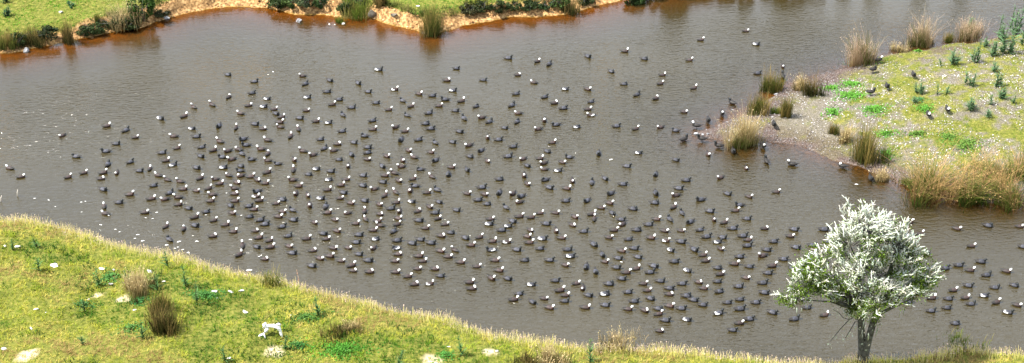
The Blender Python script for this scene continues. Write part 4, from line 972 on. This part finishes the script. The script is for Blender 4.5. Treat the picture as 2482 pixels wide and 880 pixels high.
 (1800,660,4.4,"228 210 D 35 140 315 D 0 315 420 D 34 68 492 D 0 600 290 W 0 685 370 D 0 550 492 D 1 870 450 W 1"),
 (2182,660,4.4,"1005 155 D 0 200 205 d 1 330 268 W 0 562 185 W 1 692 265 W 0 895 242 d 1 510 275 D 35 72 315 D 0 750 330 D 0 495 372 D 35 1020 315 W 2 1245 340 W 33 1145 420 d 35 325 405 D 0 585 538 D 0"),
 (0,0,1,"1897 159 W 27 1836 176 D 0 2160 716 D 0 2153 700 W 0"),
]
for ox, oy, mg, s in TILES:
    v = s.split()
    for k in range(0, len(v), 4):
        swim(ox + float(v[k]) / mg, oy + float(v[k + 1]) / mg, int(v[k + 2] in 'Ww'), int(v[k + 2] in 'wd'), float(v[k + 3]))
leg_me = mesh4('leg', join([tubes([[(0, 0, 0, .011), (.012, 0, -.10, .010), (0, 0, -.20, .009), (.0, 0, -.215, .012)]], 5), tubes([[(-.02, 0, -.215, .012), (.03, 0, -.217, .026), (.07, 0, -.22, .012)]], 5)]), False, False)
leg_me.materials.append(M['leg'])
DARK = [[duck_mesh('body', f, 0, nk, yw, True) for nk, yw in ((1, .2), (2, -.3), (0, 2.5), (2, .5))] for f in (0, 1)]
def stand(px, py, fem, hd, label, wading, neck=1, dark=True):
    if wading:
        p = at_z(px, py + 4, 0); gz = min(H(p[0], p[1]), -.02); zz = max(gz + .24, .05)
    else:
        p = on_ground(px, py + 5); zz = p[2] + .25
    o = thing('white_headed_duck' if fem else 'black_headed_duck', label, 'duck', (p[0], p[1], zz), None)
    o.rotation_euler = (0, 0, R(hd * 10)); o.scale = (1.2, 1.2, 1.2)
    obj('body', drng.choice(DARK[fem]), None, o)
    for sg in (-1, 1): obj('leg', leg_me, None, o, (0, .05 * sg, .0))
for a in [(1776, 248, 0, 14, 'black-headed duck wading at the upper side of the muddy spit', 1), (1750, 275, 1, 27, 'white-headed dark duck wading off the upper side of the spit', 1), (1716, 291, 0, 27, 'hunched black duck wading next to a white-headed one off the spit', 1),
          (1689, 307, 1, 17, 'dark duck with a white head turned back, standing at the spit tip', 1), (1702, 339, 0, 17, 'black duck stooping beside the stones of the spit tip', 1), (1656, 338, 0, 3, 'black duck wading alone beyond the spit tip', 1), (1743, 354, 0, 17, 'black duck wading below the spit between two others', 1),
          (1777, 366, 0, 27, 'black duck wading in the reflection of the straw-topped sedge', 1), (1850, 354, 1, 27, 'white-headed dark duck wading in the little bay of the spit', 1), (1858, 390, 0, 10, 'upright black duck wading outside the little bay', 1), (1875, 305, 0, 27, 'black duck standing on the pebbly mud near the spit', 0),
          (1921, 397, 1, 17, 'white-headed dark duck swimming away from the little bay', 1), (2043, 403, 1, 16, 'white-headed dark duck close to the muddy shore under the biggest rushes', 1), (2110, 433, 0, 27, 'black duck beside the little pale sedge tuft in the water', 1), (1897, 184, 0, 9, 'black duck wading in the inlet beside the dense olive rushes', 1),
          (2126, 149, 1, 0, 'pale grey duck with white head resting by the tall blond rushes', 0), (2115, 172, 0, 2, 'black duck on the turf below the pale resting duck', 0), (2213, 185, 0, 27, 'black duck alone in the middle of the pale turf', 0), (2149, 213, 0, 27, 'upright black duck on the stony turf beside a crouching one', 0),
          (2108, 227, 0, 0, 'crouching black duck beside the green mats', 0), (2249, 281, 1, 27, 'white-headed black duck standing on the turf near a green mat', 0), (2295, 269, 1, 27, 'white-headed black duck standing farther along the open turf', 0)]:
    stand(*a)

# feathers adrift
def feather(px, py, wpx, label, group='feathers adrift on the pond'):
    p = at_z(px, py, .012); w = wpx / px_per_m(p) / 2 * .75
    V, F_ = [], []
    prof = [(-1, .05, .0), (-.5, .30, .25), (.1, .34, .3), (.7, .22, .12), (1, .02, 0)]
    for x, hw, zz in prof:
        V += [(x * w, -hw * w, zz * w * .5), (x * w, 0, zz * w * .9), (x * w, hw * w, zz * w * .5)]
    for k in range(4):
        for j in (0, 1): F_.append((3 * k + j, 3 * k + j + 1, 3 * k + j + 4, 3 * k + j + 3))
    me = bpy.data.meshes.new('feather'); me.from_pydata(V, [], F_); me.update()
    o = obj('feather', me, M['feather'], loc=tuple(p)); o.rotation_euler = (0, 0, drng.uniform(-.5, .5)); tag(o, label, 'feather', group)
for a, b, w in [(84, 481, 8), (118, 485, 8), (134, 501, 6), (197, 490, 8), (207, 488, 6), (198, 514, 6), (380, 515, 9), (263, 522, 8), (353, 528, 7), (244, 545, 10), (334, 569, 11), (346, 584, 12), (404, 594, 12), (434, 586, 14), (478, 585, 10), (424, 602, 8), (431, 599, 7), (443, 605, 9), (457, 613, 9),
                (585, 522, 7), (499, 521, 7), (476, 585, 8), (607, 581, 11), (456, 612, 9), (327, 578, 8), (370, 530, 7), (280, 556, 8), (290, 562, 7), (549, 468, 6), (628, 622, 8)]:
    feather(a, b, w, 'white feather drifting on the water along the near meadow crest')
feather(604, 655, 20, 'largest white feather, curled on the water against the crest'); feather(1481, 387, 13, 'lone white feather drifting in the middle of the flock'); feather(1506, 635, 9, 'white feather adrift between close-packed ducks'); feather(2076, 447, 12, 'white feather drifting above the lichen tree, off the muddy shore')
